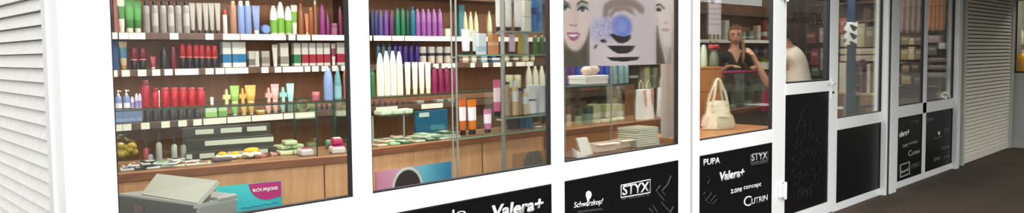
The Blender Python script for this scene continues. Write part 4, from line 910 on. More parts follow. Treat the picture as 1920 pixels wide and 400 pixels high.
# ================================================================== printer by the first window
d_ = np.array([0.285, -0.9585, 0]); n_ = np.array([0.9585, 0.285, 0])
PO = np.array([1.052, 3.62, 0.0])          # far end of the top front edge
rzP = math.atan2(d_[1], d_[0])
LPR = 0.52
st = thing('printer_stand', 'low brown stand carrying the grey office machine by the leftmost window', 'stand', (PO[0], PO[1], FZ), rzP)
MB().box(0.02, LPR-0.01, 0.01, 0.19, 0.56, 0.60, 0.004).build('stand_top', OAK, st)
for x in (0.04, LPR-0.06):
    for y in (0.03, 0.15): MB().box(x, x+0.03, y, y+0.03, 0, 0.56).build('leg', OAK, st)
pr = thing('office_printer', 'grey office machine with a sloping lid and dark front, inside the leftmost window', 'printer', (PO[0], PO[1], 0.72), rzP)
zT = 0.95-0.72
GY = M((132, 134, 130), 0.4); LG = M((186, 188, 176), 0.45)
MB().box(0, LPR, 0.0, 0.20, 0, zT-0.012, 0.008).build('housing', GY, pr)
MB().hexa([(-0.005, -0.012, zT-0.02), (LPR, -0.012, zT-0.02), (LPR, 0.205, zT-0.02), (-0.005, 0.205, zT-0.02), (-0.005, -0.008, zT), (LPR-0.004, -0.008, zT), (LPR-0.004, 0.2, zT-0.012), (-0.005, 0.2, zT-0.012)]).build('top_ledge', M((150, 152, 146), 0.4), pr)
MB().box(0.0, LPR-0.012, -0.014, 0.0, 0.02, zT-0.008, 0.002).build('dark_front', M((82, 86, 88), 0.25), pr)
MB().box(0.13, 0.19, -0.0165, -0.014, zT-0.085, zT-0.035).build('front_badge', M((110, 96, 98), 0.4), pr)
MB().tube([(0.28, -0.016, zT-0.13), (0.34, -0.024, zT-0.11), (0.44, -0.018, zT-0.095)], 0.006, 8).build('front_handle', M((176, 178, 178), 0.3), pr, True)
# sloping lid: from the front edge up and back
def lp(px, py, z):
    p = atz(px, py, z); v = p-np.array([PO[0], PO[1], 0.72]); return np.array([v@d_, v@n_, z-0.72])
c1, c2 = lp(294, 326, 1.035), lp(408, 339, 1.035)
b1, b2 = lp(265, 364, 0.952), lp(369, 381, 0.952)
th = np.array([0, 0.012, -0.014])
MB().hexa([b1+th, b2+th, c2+th, c1+th, b1, b2, c2, c1]).build('lid', LG, pr)
MB().hexa([(b2[0]-0.03, b2[1]+0.02, zT-0.01), (b2[0]-0.02, b2[1]+0.02, zT-0.01), (b2[0]-0.02, c2[1]-0.005, zT-0.012), (b2[0]-0.03, c2[1]-0.005, zT-0.012), (b2[0]-0.03, b2[1]+0.03, zT+0.005), (b2[0]-0.02, b2[1]+0.03, zT+0.005), (c2[0]-0.02, c2[1]-0.008, c2[2]-0.02), (c2[0]-0.03, c2[1]-0.008, c2[2]-0.02)]).build('lid_support', M((120, 122, 118), 0.4), pr)
MB().box(LPR-0.14, LPR+0.0, 0.10, 0.205, zT-0.012, zT+0.006, 0.006).build('side_tray', M((150, 152, 148), 0.35), pr)

# ================================================================== poster in the third window and sheer strip
PYY = FY+0.046
p0, p1, p2 = at(1057, 60, PYY), at(1275, 60, PYY), at(1160, 120, PYY)
def E2(cx, cy, rx, ry):
    c = at(cx, cy, PYY); d = depth(c); k = 1.47
    return float(c[0]), float(c[2]), rx*d/FPX*k, ry*d/FPX
def poster(X, Z):
    sh = X.shape
    out = np.zeros(sh+(3,)); out[:] = (196, 184, 188)
    def mixin(mask, col):
        nonlocal out
        m = np.clip(mask, 0, 1)[..., None]; out = out*(1-m)+np.array(col, float)*m
    def ell(cx, cy, rx, ry, soft=0.08):
        x, z, a, b = E2(cx, cy, rx, ry); e = np.sqrt(((X-x)/a)**2+((Z-z)/b)**2); return np.clip((1-e)/soft+0.5, 0, 1)
    def xs(px): return float(at(px, 60, PYY)[0])
    def zs(px, py): return float(at(px, py, PYY)[2])
    def stroke(pts, w, soft=0.5):
        best = np.full(sh, 1e9)
        q = [at(x, y, PYY) for x, y in pts]
        for a, b in zip(q, q[1:]):
            dx, dz = b[0]-a[0], b[2]-a[2]; L = dx*dx+dz*dz
            t = np.clip(((X-a[0])*dx+(Z-a[2])*dz)/L, 0, 1)
            best = np.minimum(best, np.hypot(X-a[0]-t*dx, Z-a[2]-t*dz))
        return np.clip((w-best)/(w*soft)+0.5, 0, 1)
    def poly(pts):
        q = [at(x, y, PYY) for x, y in pts]; ins = np.zeros(sh, bool)
        for (a, b) in zip(q, q[1:]+q[:1]):
            cond = ((a[2] > Z) != (b[2] > Z)) & (X < (b[0]-a[0])*(Z-a[2])/(b[2]-a[2]+1e-12)+a[0]); ins ^= cond
        return ins.astype(float)
    left = (X < xs(1106)).astype(float)
    # left face
    mixin(left, (78, 72, 62))
    hair = 0.5+0.5*np.sin((X*46+Z*18)+2*np.sin(Z*9)); mixin(left*hair*0.35, (112, 98, 84))
    mixin(ell(1079, 10, 31, 86)*left, (208, 186, 182))
    mixin(ell(1064, 55, 10, 30, 0.9)*left*0.5, (222, 196, 192)); mixin(ell(1094, 46, 9, 26, 0.9)*left*0.5, (224, 200, 198))
    for cx, cy in ((1060, 15), (1093, 18)):
        mixin(ell(cx, cy-4, 11, 7, 0.7)*left*0.8, (110, 140, 140)); mixin(ell(cx, cy, 9, 4.4, 0.3)*left, (232, 226, 224)); mixin(ell(cx, cy, 4.2, 4.6, 0.2)*left, (56, 84, 92)); mixin(ell(cx, cy, 1.8, 2.0, 0.2)*left, (16, 18, 20))
        mixin(stroke([(cx-9, cy+1), (cx-3, cy-4.5), (cx+4, cy-4), (cx+9, cy)], 0.006)*left, (40, 32, 32))
    mixin(stroke([(1083, 8), (1091, 2), (1102, 6)], 0.007)*left, (84, 66, 56)); mixin(stroke([(1057, 2), (1066, 8)], 0.007)*left, (84, 66, 56))
    mixin(stroke([(1079, 20), (1080, 38), (1083, 45)], 0.005, 1.0)*left*0.4, (176, 148, 146)); mixin(ell(1072, 47, 3, 2, 0.6)*left, (150, 112, 112)); mixin(ell(1080, 48, 3, 2, 0.6)*left, (150, 112, 112))
    mixin(poly([(1062, 62), (1070, 60), (1076, 62), (1081, 60), (1089, 63), (1084, 73), (1077, 78), (1070, 75)])*left, (166, 84, 128))
    mixin(poly([(1066, 64), (1077, 65), (1086, 65), (1078, 69), (1070, 68.5)])*left, (240, 232, 234))
    # middle: close-up of one eye
    right = (X > xs(1231)).astype(float); mid = (1-left)*(1-right)
    mixin(mid, (204, 190, 194))
    mixin(ell(1204, 70, 34, 70, 1.2)*mid*0.5, (190, 178, 186)); mixin(ell(1160, 104, 36, 34, 0.8)*mid*0.5, (222, 208, 212))
    mixin(stroke([(1136, 26), (1138, 14), (1150, 6), (1172, 4), (1192, 8), (1204, 18)], 0.028, 0.8)*mid*0.8, (126, 104, 98))
    mixin(stroke([(1146, 28), (1154, 18), (1172, 15), (1186, 22)], 0.016, 0.9)*mid*0.8, (132, 112, 108)); mixin(stroke([(1186, 22), (1190, 28)], 0.01, 0.9)*mid*0.7, (150, 130, 124))
    rng = np.random.RandomState(3); nz = rng.rand(*sh)
    mixin(ell(1167, 50, 20, 21, 0.45)*mid, (100, 116, 196)); mixin(ell(1166, 50, 13, 13, 0.9)*mid*0.7*(0.4+0.6*nz), (156, 184, 236))
    sp = ell(1134, 56, 26, 20, 0.9)*mid; mixin(sp*(nz > 0.45), (120, 124, 196)); mixin(sp*(nz > 0.85), (226, 226, 240))
    mixin(ell(1150, 44, 22, 12, 1.0)*mid*(nz > 0.4)*0.8, (136, 138, 204))
    K = (34, 30, 36)
    mixin(poly([(1143, 64), (1150, 63), (1160, 67), (1172, 69), (1184, 64), (1184, 72), (1178, 78), (1168, 82), (1158, 80), (1150, 72)])*mid, K)
    mixin(poly([(1126, 75), (1134, 73), (1138, 76), (1137, 81), (1131, 80), (1127, 79)])*mid, K); mixin(poly([(1117, 84), (1121, 82), (1119, 90), (1113, 92)])*mid, K)
    mixin(poly([(1138, 86), (1192, 86), (1186, 96), (1176, 101), (1160, 101), (1150, 96)])*mid, K); mixin(poly([(1138, 107), (1200, 107), (1196, 113), (1170, 116), (1146, 114)])*mid, K)
    # right face
    mixin(right, (188, 172, 170)); mixin(poly([(1230, 46), (1234, 50), (1240, 84), (1248, 120), (1230, 120)])*right, (84, 74, 70)); mixin(poly([(1256, 90), (1275, 60), (1275, 121), (1250, 121)])*right, (150, 140, 136)); mixin(ell(1254, 8, 24, 80)*right, (212, 196, 196)); mixin(ell(1244, 10, 18, 60, 0.9)*right*0.6, (222, 206, 206))
    mixin(ell(1236, 18, 6, 3.8, 0.3)*right, (40, 36, 40)); mixin(stroke([(1232, 10), (1238, 8), (1246, 16)], 0.008)*right, (90, 74, 70)); mixin(ell(1264, 19, 6, 3, 0.6)*right*0.7, (110, 96, 96))
    mixin(ell(1249, 43, 5, 2, 0.6)*right*0.6, (160, 132, 132)); mixin(ell(1248, 56, 9, 3, 0.4)*right*0.7, (176, 128, 138))
    return out*1.07+8
pst = thing('face_poster', 'large make-up poster of two faces and one blue-shadowed eye inside the third window', 'poster', (float(p0[0]), PYY, 0))
zlo = float(p2[2])-0.01
o = painted('sheet', float(p0[0])+0.004, 4.49, zlo, 2.40, PYY, 330, 250, poster, pst, 0.002, 0.35)
o.matrix_parent_inverse = Matrix.Translation((-float(p0[0]), -PYY, 0))
# sheer strip hanging at the right edge of the third window
shm = bpy.data.materials.new('sheer_cloth'); shm.use_nodes = True
nt = shm.node_tree; nt.nodes.clear(); out = nt.nodes.new('ShaderNodeOutputMaterial'); mx = nt.nodes.new('ShaderNodeMixShader'); tr = nt.nodes.new('ShaderNodeBsdfTransparent'); df = nt.nodes.new('ShaderNodeBsdfTranslucent'); dd = nt.nodes.new('ShaderNodeBsdfDiffuse'); m2 = nt.nodes.new('ShaderNodeMixShader')
for n in (df, dd): n.inputs[0].default_value = (lin(240), lin(232), lin(228), 1)
mx.inputs[0].default_value = 0.38; m2.inputs[0].default_value = 0.5
nt.links.new(df.outputs[0], m2.inputs[1]); nt.links.new(dd.outputs[0], m2.inputs[2]); nt.links.new(tr.outputs[0], mx.inputs[1]); nt.links.new(m2.outputs[0], mx.inputs[2]); nt.links.new(mx.outputs[0], out.inputs[0])
ca, cb = float(at(1243, 200, 3.2)[0]), 4.72
cm = MB(); n = 60; rows = []
for zz in (0.92, 1.5, 2.40):
    rows.append([cm.bm.verts.new((ca+(cb-ca)*i/n, 3.20+0.018*math.sin(i*0.62)+0.008*math.sin(i*1.7), zz)) for i in range(n+1)])
for ra, rb in zip(rows, rows[1:]):
    for i in range(n): cm.bm.faces.new((ra[i], ra[i+1], rb[i+1], rb[i]))
cu = thing('sheer_curtain', 'narrow sheer curtain strip at the right edge of the third window', 'curtain', (ca, 3.2, 0.92))
o = cm.build('cloth', shm, cu, True); o.matrix_parent_inverse = Matrix.Translation((-ca, -3.2, -0.92))
sm = o.modifiers.new('thickness', 'SOLIDIFY'); sm.thickness = 0.001
o = MB().tube([(ca-0.03, 3.2, 2.41), (cb, 3.2, 2.41)], 0.009, 8).build('curtain_rod', ALU, cu, True); o.matrix_parent_inverse = Matrix.Translation((-ca, -3.2, -0.92))
# bench inside the third window with papers on it
bz = 0.885
b = thing('window_bench', 'wooden display bench low inside the third window', 'bench', (3.60, 3.10, FZ))
MB().box(0, 1.0, 0, 0.32, bz-FZ-0.03, bz-FZ, 0.003).build('bench_top', EDGEWOOD, b)
for x in (0.03, 0.93):
    for y in (0.02, 0.26): MB().box(x, x+0.04, y, y+0.04, 0, bz-FZ-0.03).build('leg', EDGEWOOD, b)
def lean(px0, px1, ytop, Y, w, tilt, col, name, label, cat):
    p = at((px0+px1)/2, 280, Y); top = at((px0+px1)/2, ytop, Y); h = float(top[2])-bz
    t = thing(name, label, cat, (p[0], Y, bz+0.001), 0.25)
    s = math.sin(tilt)*h
    MB().hexa([(-w/2, 0, 0), (w/2, 0, 0), (w/2, 0.012, 0), (-w/2, 0.012, 0), (-w/2+s, 0.05, h), (w/2+s, 0.05, h*0.94), (w/2+s, 0.062, h*0.94), (-w/2+s, 0.062, h)]).build('card', M(col, 0.5), t)
    MB().hexa([(-0.01, 0.10, 0), (0.01, 0.10, 0), (0.01, 0.104, 0), (-0.01, 0.104, 0), (-0.01+s*0.8, 0.058, h*0.8), (0.01+s*0.8, 0.058, h*0.8), (0.01+s*0.8, 0.062, h*0.8), (-0.01+s*0.8, 0.062, h*0.8)]).build('prop', M((200, 198, 190), 0.6), t)
lean(1088, 1120, 259, 3.17, 0.135, 0.12, (222, 220, 210), 'card_stand', 'white card leaning upright on the bench in the third window', 'card')
for i, (px, py, w, c, rz) in enumerate(((1139, 287, 0.20, (226, 206, 186), -0.2), (1163, 287, 0.14, (214, 196, 172), 0.1))):
    p = at(px, py, 3.26); t = thing('open_carton', ('long cream carton lying', 'small tan carton lying')[i]+' on the bench right of the leaning card', 'box', (p[0]+(-0.07, 0.015)[i], 3.25+0.02*i, bz+0.001), rz*0.5)
    m = MB(); m.box(-w/2, w/2, -0.04, 0.04, 0, 0.004); m.box(-w/2, w/2, -0.04, -0.036, 0.004, 0.055); m.box(-w/2, w/2, 0.036, 0.04, 0.004, 0.055); m.box(-w/2, -w/2+0.004, -0.036, 0.036, 0.004, 0.055); m.box(w/2-0.004, w/2, -0.036, 0.036, 0.004, 0.055); m.build('carton', M(c, 0.6), t)
    MB().box(-w/2, w/2, -0.085, -0.041, 0.050, 0.054).build('flap', M((238, 228, 214), 0.6), t)
p = at(1200, 286, 3.24)
for k in range(8):
    t = thing('magazine', '%s from bottom of eight grey-green magazines stacked on the bench in the third window' % ORD[k], 'magazine', (p[0]+random.uniform(-0.01, 0.01), 3.25, bz+0.001+k*0.0165), random.uniform(-0.12, 0.02), 'magazines stacked on the bench')
    MB().box(-0.12, 0.12, -0.09, 0.09, 0, 0.015, 0.002).build('pages', M((206, 204, 184), 0.6), t)
    MB().box(-0.122, 0.122, -0.092, 0.092, 0.0148, 0.0156).build('cover', M((150, 152, 120), 0.5), t)
p = at(1174, 281, 3.2)
t = thing('sunglasses', 'pair of wire glasses on the bench left of the magazines', 'glasses', (p[0]-0.02, 3.36, bz+0.001))
for s in (-1, 1):
    pts = [(s*0.035+0.026*math.cos(a), 0, 0.028+0.022*math.sin(a)) for a in [2*PI*i/16 for i in range(17)]]
    MB().tube(pts, 0.003, 6).build('rim', M((60, 60, 56), 0.3), t, True)
    MB().tube([(s*0.061, 0, 0.034), (s*0.064, 0.06, 0.03), (s*0.062, 0.11, 0.006)], 0.003, 6).build('temple', M((220, 216, 206), 0.3), t, True)
p = at(1066, 296, 3.2)
t = thing('paper_scrap', 'crumpled white paper scrap at the left end of the bench in third window', 'paper', (p[0]+0.07, 3.16, bz+0.001))
MB().hexa([(-0.05, -0.02, 0), (0.03, -0.03, 0), (0.05, 0.03, 0), (-0.03, 0.03, 0), (-0.055, -0.01, 0.05), (0.02, -0.025, 0.012), (0.04, 0.03, 0.016), (-0.035, 0.035, 0.06)]).build('sheet', M((230, 224, 214), 0.6), t)

# ================================================================== fourth window: cabinet, ledge, handbag
lz = 0.895
xa, xb = 4.84, float(at(1389, 235, 3.45)[0])
b = thing('window_ledge', 'orange-brown wooden ledge carrying the white handbag, fourth window', 'bench', (xa, 3.09, FZ))
MB().box(0, xb-xa, 0, 0.44, lz-FZ-0.035, lz-FZ, 0.004).build('bench_top', OAK, b)
for x in (0.02, xb-xa-0.06):
    for y in (0.02, 0.38): MB().box(x, x+0.04, y, y+0.04, 0, lz-FZ-0.035).build('leg', OAK, b)
x0, x1 = 5.52, float(at(1354, 150, 3.56)[0]); zt = float(at(1335, 125.5, 3.56)[2])
b = thing('wooden_cabinet', 'tall orange-brown wooden cabinet behind the white handbag', 'cabinet', (x0, 3.56, FZ))
MB().box(0, x1-x0, 0.016, 0.29, 0, zt-FZ-0.02).build('body', OAK, b)
MB().box(-0.005, x1-x0+0.005, 0.0, 0.295, zt-FZ-0.02, zt-FZ, 0.003).build('cabinet_top', OAK, b)
zs_ = float(at(1335, 172, 3.56)[2])-FZ
dr1 = MB().box(0.004, x1-x0-0.004, 0.0, 0.015, zs_+0.003, zt-FZ-0.024, 0.002).build('drawer_front', OAK, b)
dr2 = MB().box(0.004, x1-x0-0.004, 0.0, 0.015, 0.08, zs_-0.003, 0.002).build('door', OAK, b)
MB().lathe([(0.004, 0), (0.004, 0.012), (0.012, 0.016), (0.012, 0.024)], 12).build('knob', ALU, dr2)
k = bpy.data.objects['knob']; k.rotation_euler = (PI/2, 0, 0); k.location = (0.08, 0.0, zs_-0.2)
# handbag
p = at(1351, 243, 3.32); d = depth(p)
HBM = M((232, 222, 196), 0.5, noise=0.08, scale=30); HB2 = M((222, 212, 186), 0.5)
hb = thing('handbag', 'cream white leather handbag with two upright handles on the wooden ledge', 'handbag', (p[0]+0.03, 3.36, lz+0.001), -0.50)
m = MB()
m.loft([(0.0, 0.135, 0.062), (0.010, 0.146, 0.072), (0.05, 0.140, 0.07), (0.12, 0.120, 0.056), (0.19, 0.096, 0.038), (0.225, 0.084, 0.024), (0.243, 0.070, 0.010)], 32)
m.build('bag_body', HBM, hb, True)
pk = MB().loft([(0.015, 0.075, 0.016, 0.025, -0.060), (0.022, 0.085, 0.020, 0.025, -0.059), (0.085, 0.076, 0.018, 0.02, -0.052), (0.115, 0.066, 0.010, 0.016, -0.047)], 22).build('front_pocket', M((196, 190, 164), 0.5), hb, True)
MB().box(-0.03, 0.06, -0.074, -0.056, 0.104, 0.122, 0.004).build('pocket_flap', HB2, pk)
MB().box(-0.075, 0.075, -0.006, 0.006, 0.238, 0.246, 0.003).build('zip', M((150, 140, 116), 0.4), hb)
for s in (-1, 1):
    y = s*0.026; ax = -0.012 if s < 0 else 0.012
    pts = [(-0.078, y*1.5, 0.15), (-0.074, y*1.5, 0.215), (-0.050, y*1.3, 0.305), (ax-0.016, y*0.8, 0.415), (ax, y*0.7, 0.43), (ax+0.016, y*0.8, 0.415), (0.050, y*1.3, 0.305), (0.070, y*1.5, 0.215), (0.076, y*1.5, 0.15)]
    h = MB().tube(pts, 0.0095, 10).build('handle', HBM, hb, True)
    for x in (-0.076, 0.072): MB().lathe([(0.010, -0.004), (0.012, 0), (0.010, 0.004)], 12, c=(x, y*1.5, 0.205)).build('ring', M((190, 176, 130), 0.25, 0.8), h, True)
for sx in (-1, 1):
    MB().loft([(0.03, 0.010, 0.042, sx*0.138, 0), (0.08, 0.012, 0.042, sx*0.128, 0), (0.12, 0.009, 0.036, sx*0.116, 0)], 14).build('side_pocket', M((232, 204, 184) if sx < 0 else (222, 212, 186), 0.5), hb, True)
# things on the cabinet
row([('bullet', 1320, 13, 84, [(190, 206, 180), (206, 214, 196)], 'pale green bottle')], 3.7, zt, 'standing on the wooden cabinet in fourth window')
p = at(1339, 120, 3.63); t = thing('flower_vase', 'grey-green glass vase with a red flower on the wooden cabinet', 'vase', (p[0], 3.63, zt+0.001))
MB().lathe([(0.035, 0), (0.045, 0.02), (0.04, 0.09), (0.025, 0.13), (0.034, 0.15)], 18).build('vase_body', M((112, 118, 96), 0.2), t, True)
st_ = MB().tube([(0, 0, 0.12), (0.004, 0, 0.155)], 0.004, 6).build('stem', M((70, 100, 60), 0.5), t, True)
m = MB()
for k in range(7): m.blob((0.032*math.cos(k*0.9), 0.028*math.sin(k*0.9), 0.17+0.006*(k % 3)), (0.026, 0.024, 0.018), 10)
m.build('petals', M((170, 52, 50), 0.6), t, True)
# vertical paper strip hung on the inside of the pane
a, b2 = at(1329, 30, 3.06), at(1352, 30, 3.06); zb_ = float(at(1340, 77, 3.06)[2])
def strip(X, Z):
    col = np.zeros(X.shape+(3,)); col[:] = (206, 190, 192)
    v = (Z-zb_)
    nz = np.random.RandomState(5).rand(*X.shape)
    col[(np.sin(v*160) > 0.55) & (nz > 0.3) & (v > 0.12)] = (168, 152, 160)
    u = (X-float(a[0]))/(float(b2[0])-float(a[0]))
    col[(v < 0.055)] = (196, 176, 150); col[(v < 0.05) & (np.sin(u*19) > 0.1) & (v > 0.012)] = (54, 50, 46)
    e = ((u-0.3)/0.2)**2+((v-0.31)/0.03)**2; col[e < 1] = (40, 38, 44)
    return col
t = thing('paper_strip', 'narrow pinkish price strip with small prints hung inside the fourth window', 'poster', (float(a[0]), 3.06, zb_))
o = painted('sheet', float(a[0]), float(b2[0]), zb_, 2.2, 3.058, 40, 200, strip, t, 0.002); o.matrix_parent_inverse = Matrix.Translation((-float(a[0]), -3.06, -zb_))

# ---- goods in and on the dark counter, shelves behind the saleswoman
pz = 1.336
t = thing('pink_mat', 'magenta-edged mat lying on the dark counter in front of the saleswoman', 'mat', (float(at(1386, 131, 3.98)[0]), 4.08, pz+0.001))
MB().box(-0.42, 0.40, -0.14, 0.14, 0, 0.012, 0.003).build('mat_sheet', M((110, 56, 84), 0.5), t); MB().box(-0.422, 0.402, -0.146, -0.14, 0, 0.018, 0.002).build('edge_piping', M((176, 40, 96), 0.4), t)
it = []
for i, (x, yt, w, c, n) in enumerate(((1368, 146, 16, (60, 84, 70), 'bottle green box'), (1383, 150, 14, (96, 130, 120), 'grey green box'), (1397, 146, 14, (64, 96, 84), 'sea green box'), (1411, 152, 14, (90, 110, 74), 'moss green box'), (1425, 148, 14, (72, 100, 84), 'fir green box'), (1439, 152, 14, (100, 116, 84), 'pale moss box'))): it.append(('box', x, w, yt, [c, (150, 170, 150), (0.55, 0.8)], n))
row(it, lambda x, y: at(x, y, 4.08), CZ, 'inside the green showcase before the saleswoman')
for i, (x, y, c, n) in enumerate(((1376, 185, (150, 160, 120), 'sage'), (1392, 184, (50, 70, 84), 'navy'), (1408, 183, (176, 180, 140), 'pale lime'), (1424, 181, (110, 130, 90), 'green'))):
    p = at(x, y, 3.99); t = thing('soap_pack', '%s pack lying at the front of the green showcase, %s from left' % (n, ORD[i]), 'packet', (p[0], 4.018, CZ+0.001), 0.0)
    MB().box(-0.06, 0.06, -0.03, 0.03, 0, 0.035, 0.008).build('pack', M(c, 0.4), t); MB().box(-0.035, 0.035, -0.015, 0.015, 0.035, 0.0365).build('label_patch', M((214, 214, 200), 0.5), t)
it = []
for x, w, yt, c, n in ((1350, 12, 38, (150, 160, 154), 'grey carton'), (1364, 16, 38, (206, 206, 196), 'white carton'), (1394, 20, 60, (150, 166, 150), 'pale sage carton'), (1410, 14, 58, (120, 140, 124), 'green grey carton'), (1424, 12, 48, (206, 190, 170), 'cream carton'), (1436, 12, 36, (170, 64, 52), 'brick red carton'), (1446, 10, 44, (150, 176, 130), 'light green carton')): it.append(('box', x, w, yt, [c, (206, 206, 200), (0.2, 0.4)], n))
row(it, 5.09, SH1[1], 'on the back shelf beside the saleswoman')
it = []
for x, w, c, n in ((1318, 10, (70, 60, 76), 'dark violet carton'), (1400, 16, (60, 56, 64), 'charcoal carton'), (1418, 16, (74, 66, 74), 'dark grey carton'), (1436, 14, (90, 74, 80), 'mauve grey carton')): it.append(('box', x, w, 86, [c, (120, 110, 116), (0.4, 0.6)], n))
row(it, 5.09, SH2[1], 'on the second back shelf beside the saleswoman')
# small planter with white labels and green leaves
p = at(1434, 120, 4.16); t = thing('leafy_plant', 'yellow-green leafy plant in a dotted white pot on the dark counter', 'plant', (p[0], 4.16, pz+0.014))
MB().lathe([(0.05, 0), (0.062, 0.06), (0.066, 0.08)], 18).build('pot', M((206, 200, 186), 0.4), t, True)
m = MB()
for k in range(24):
    a = random.uniform(0, 2*PI); l = random.uniform(0.05, 0.11); z = random.uniform(0.06, 0.12); c, s = math.cos(a), math.sin(a)
    m.hexa([(0, 0, 0.06), (0.002, 0.002, 0.06), (c*l*0.5-s*0.018, s*l*0.5+c*0.018, z), (c*l*0.5-s*0.016, s*l*0.5+c*0.018, z), (c*l*0.5+s*0.018, s*l*0.5-c*0.018, z+0.002), (c*l*0.5+s*0.018+0.002, s*l*0.5-c*0.018, z+0.002), (c*l, s*l, z+0.01), (c*l+0.002, s*l, z+0.01)])
m.build('leaves', M((140, 160, 48), 0.5), t)
# magenta bag hanging on the front of the dark counter
p = at(1439, 186, 3.88); t = thing('pink_bag', 'bright pink cloth bag hanging on the front of the dark counter', 'bag', (p[0], 3.90, 1.0))
zt0, zb0 = float(at(1439, 170, 3.88)[2])-1.0, float(at(1439, 210, 3.88)[2])-1.0
MB().loft([(zb0, 0.07, 0.012), (zb0+0.02, 0.085, 0.02), ((zt0+zb0)/2, 0.07, 0.018), (zt0, 0.04, 0.008)], 18).build('bag_body', M((196, 34, 92), 0.6), t, True)
MB().tube([(-0.03, 0, zt0-0.005), (-0.02, -0.002, zt0+0.07), (0, 0.0, 0.335), (0.02, -0.002, zt0+0.07), (0.03, 0, zt0-0.005)], 0.004, 6).build('strap', M((170, 30, 80), 0.6), t, True)

# ================================================================== people
def skin_graph(nodes, edges, name='graph'):
    """nodes: {key: (pos, rx, ry)}"""
    keys = list(nodes); idx = {k: i for i, k in enumerate(keys)}
    me = bpy.data.meshes.new(name); me.from_pydata([tuple(nodes[k][0]) for k in keys], [(idx[a], idx[b]) for a, b in edges], [])
    o = bpy.data.objects.new(name, me); COL.objects.link(o)
    md = o.modifiers.new('skin', 'SKIN'); md.use_smooth_shade = True; md.branch_smoothing = 0.3
    sv = me.skin_vertices[0].data
    for k in keys:
        sv[idx[k]].radius = (nodes[k][1], nodes[k][2]); sv[idx[k]].use_root = False
    sv[0].use_root = True
    ss = o.modifiers.new('sub', 'SUBSURF'); ss.levels = 2; ss.render_levels = 2
    dg = bpy.context.evaluated_depsgraph_get(); m2 = bpy.data.meshes.new_from_object(o.evaluated_get(dg))
    bpy.data.objects.remove(o); bpy.data.meshes.remove(me)
    return m2
def head_mesh(bm, c, s, M3):
    """head of height about 2.3*s, face towards local -Y, placed by M3 at c"""
    r = bmesh.ops.create_uvsphere(bm, u_segments=28, v_segments=20, radius=1.0)
    for v in r['verts']:
        x, y, z = v.co
        w = 0.76*(1-0.22*max(0, -z)**1.5); dpt = 0.94
        if z < -0.1 and y < 0: dpt = 0.94-0.02*z
        X_, Y_, Z_ = x*w, y*dpt, z*1.14
        if z < -0.2 and y > 0.0: Y_ *= 1-0.38*min(1, (-z-0.2)/0.6)
        if y < -0.55 and abs(z-0.02) < 0.25: Y_ += 0.05*math.exp(-((abs(x)-0.34)/0.15)**2)      # eye sockets
        if y < -0.3: 
            nz_ = max(0, 1-abs(z+0.22)/0.34); Y_ -= 0.20*nz_*math.exp(-(x/0.13)**2)                # nose
            Y_ -= 0.05*math.exp(-(x/0.26)**2-((z+0.58)/0.10)**2)                                     # lips
            Y_ -= 0.07*math.exp(-(x/0.3)**2-((z+0.88)/0.14)**2)                                      # chin
        v.co = Vector(c)+M3 @ (Vector((X_, Y_, Z_))*s)
    for sx in (-1, 1):
        q = bmesh.ops.create_uvsphere(bm, u_segments=10, v_segments=8, radius=1.0)
        for v in q['verts']: v.co = Vector(c)+M3 @ (Vector((sx*0.77+v.co.x*0.07, 0.08+v.co.y*0.16, -0.05+v.co.z*0.24))*s)
def fuse(meshes, head, voxel, name, mat, parent):
    bm = bmesh.new()
    for m in meshes: bm.from_mesh(m); bpy.data.meshes.remove(m)
    if head: head_mesh(bm, *head)
    me = bpy.data.meshes.new(name); bm.to_mesh(me); bm.free()
    o = bpy.data.objects.new(name, me); COL.objects.link(o)
    rm = o.modifiers.new('remesh', 'REMESH'); rm.mode = 'VOXEL'; rm.voxel_size = voxel; rm.use_smooth_shade = True
    sm = o.modifiers.new('smooth', 'SMOOTH'); sm.factor = 0.4; sm.iterations = 2
    dg = bpy.context.evaluated_depsgraph_get(); m2 = bpy.data.meshes.new_from_object(o.evaluated_get(dg))
    bpy.data.objects.remove(o); bpy.data.meshes.remove(me)
    m2.materials.clear()
    return link(name, m2, mat, parent, True)
def hand_nodes(nd, ed, pre, wrist, dirv, palm_n, side):
    """five fingers from the wrist: dirv pointing to the finger tips, palm_n out of the back of the hand, side towards the thumb"""
    dv, pn, sd = Vector(dirv).normalized(), Vector(palm_n).normalized(), Vector(side).normalized(); w = Vector(wrist)
    nd[pre+'palm'] = (w+dv*0.045, 0.030, 0.018); ed.append((pre+'wrist', pre+'palm'))
    nd[pre+'knk'] = (w+dv*0.085, 0.034, 0.015); ed.append((pre+'palm', pre+'knk'))
    for i, (off, ln) in enumerate(((0.030, 0.070), (0.010, 0.080), (-0.011, 0.074), (-0.031, 0.058))):
        b = w+dv*0.088+sd*off
        nd[pre+'f%da' % i] = (b, 0.0095, 0.0095); nd[pre+'f%db' % i] = (b+dv*ln*0.5-pn*0.008, 0.0088, 0.0088); nd[pre+'f%dc' % i] = (b+dv*ln*0.9-pn*0.030, 0.0078, 0.0078)
        ed += [(pre+'knk', pre+'f%da' % i), (pre+'f%da' % i, pre+'f%db' % i), (pre+'f%db' % i, pre+'f%dc' % i)]
    b = w+dv*0.030+sd*0.028
    nd[pre+'t0'] = (b, 0.012, 0.012); nd[pre+'t1'] = (b+dv*0.030+sd*0.022-pn*0.006, 0.0105, 0.0105); nd[pre+'t2'] = (b+dv*0.060+sd*0.026-pn*0.014, 0.009, 0.009)
    ed += [(pre+'palm', pre+'t0'), (pre+'t0', pre+'t1'), (pre+'t1', pre+'t2')]
SKIN = M((206, 152, 124), 0.5)
def clip_mesh(o, fn):
    bm = bmesh.new(); bm.from_mesh(o.data); fn(bm); bm.to_mesh(o.data); bm.free()
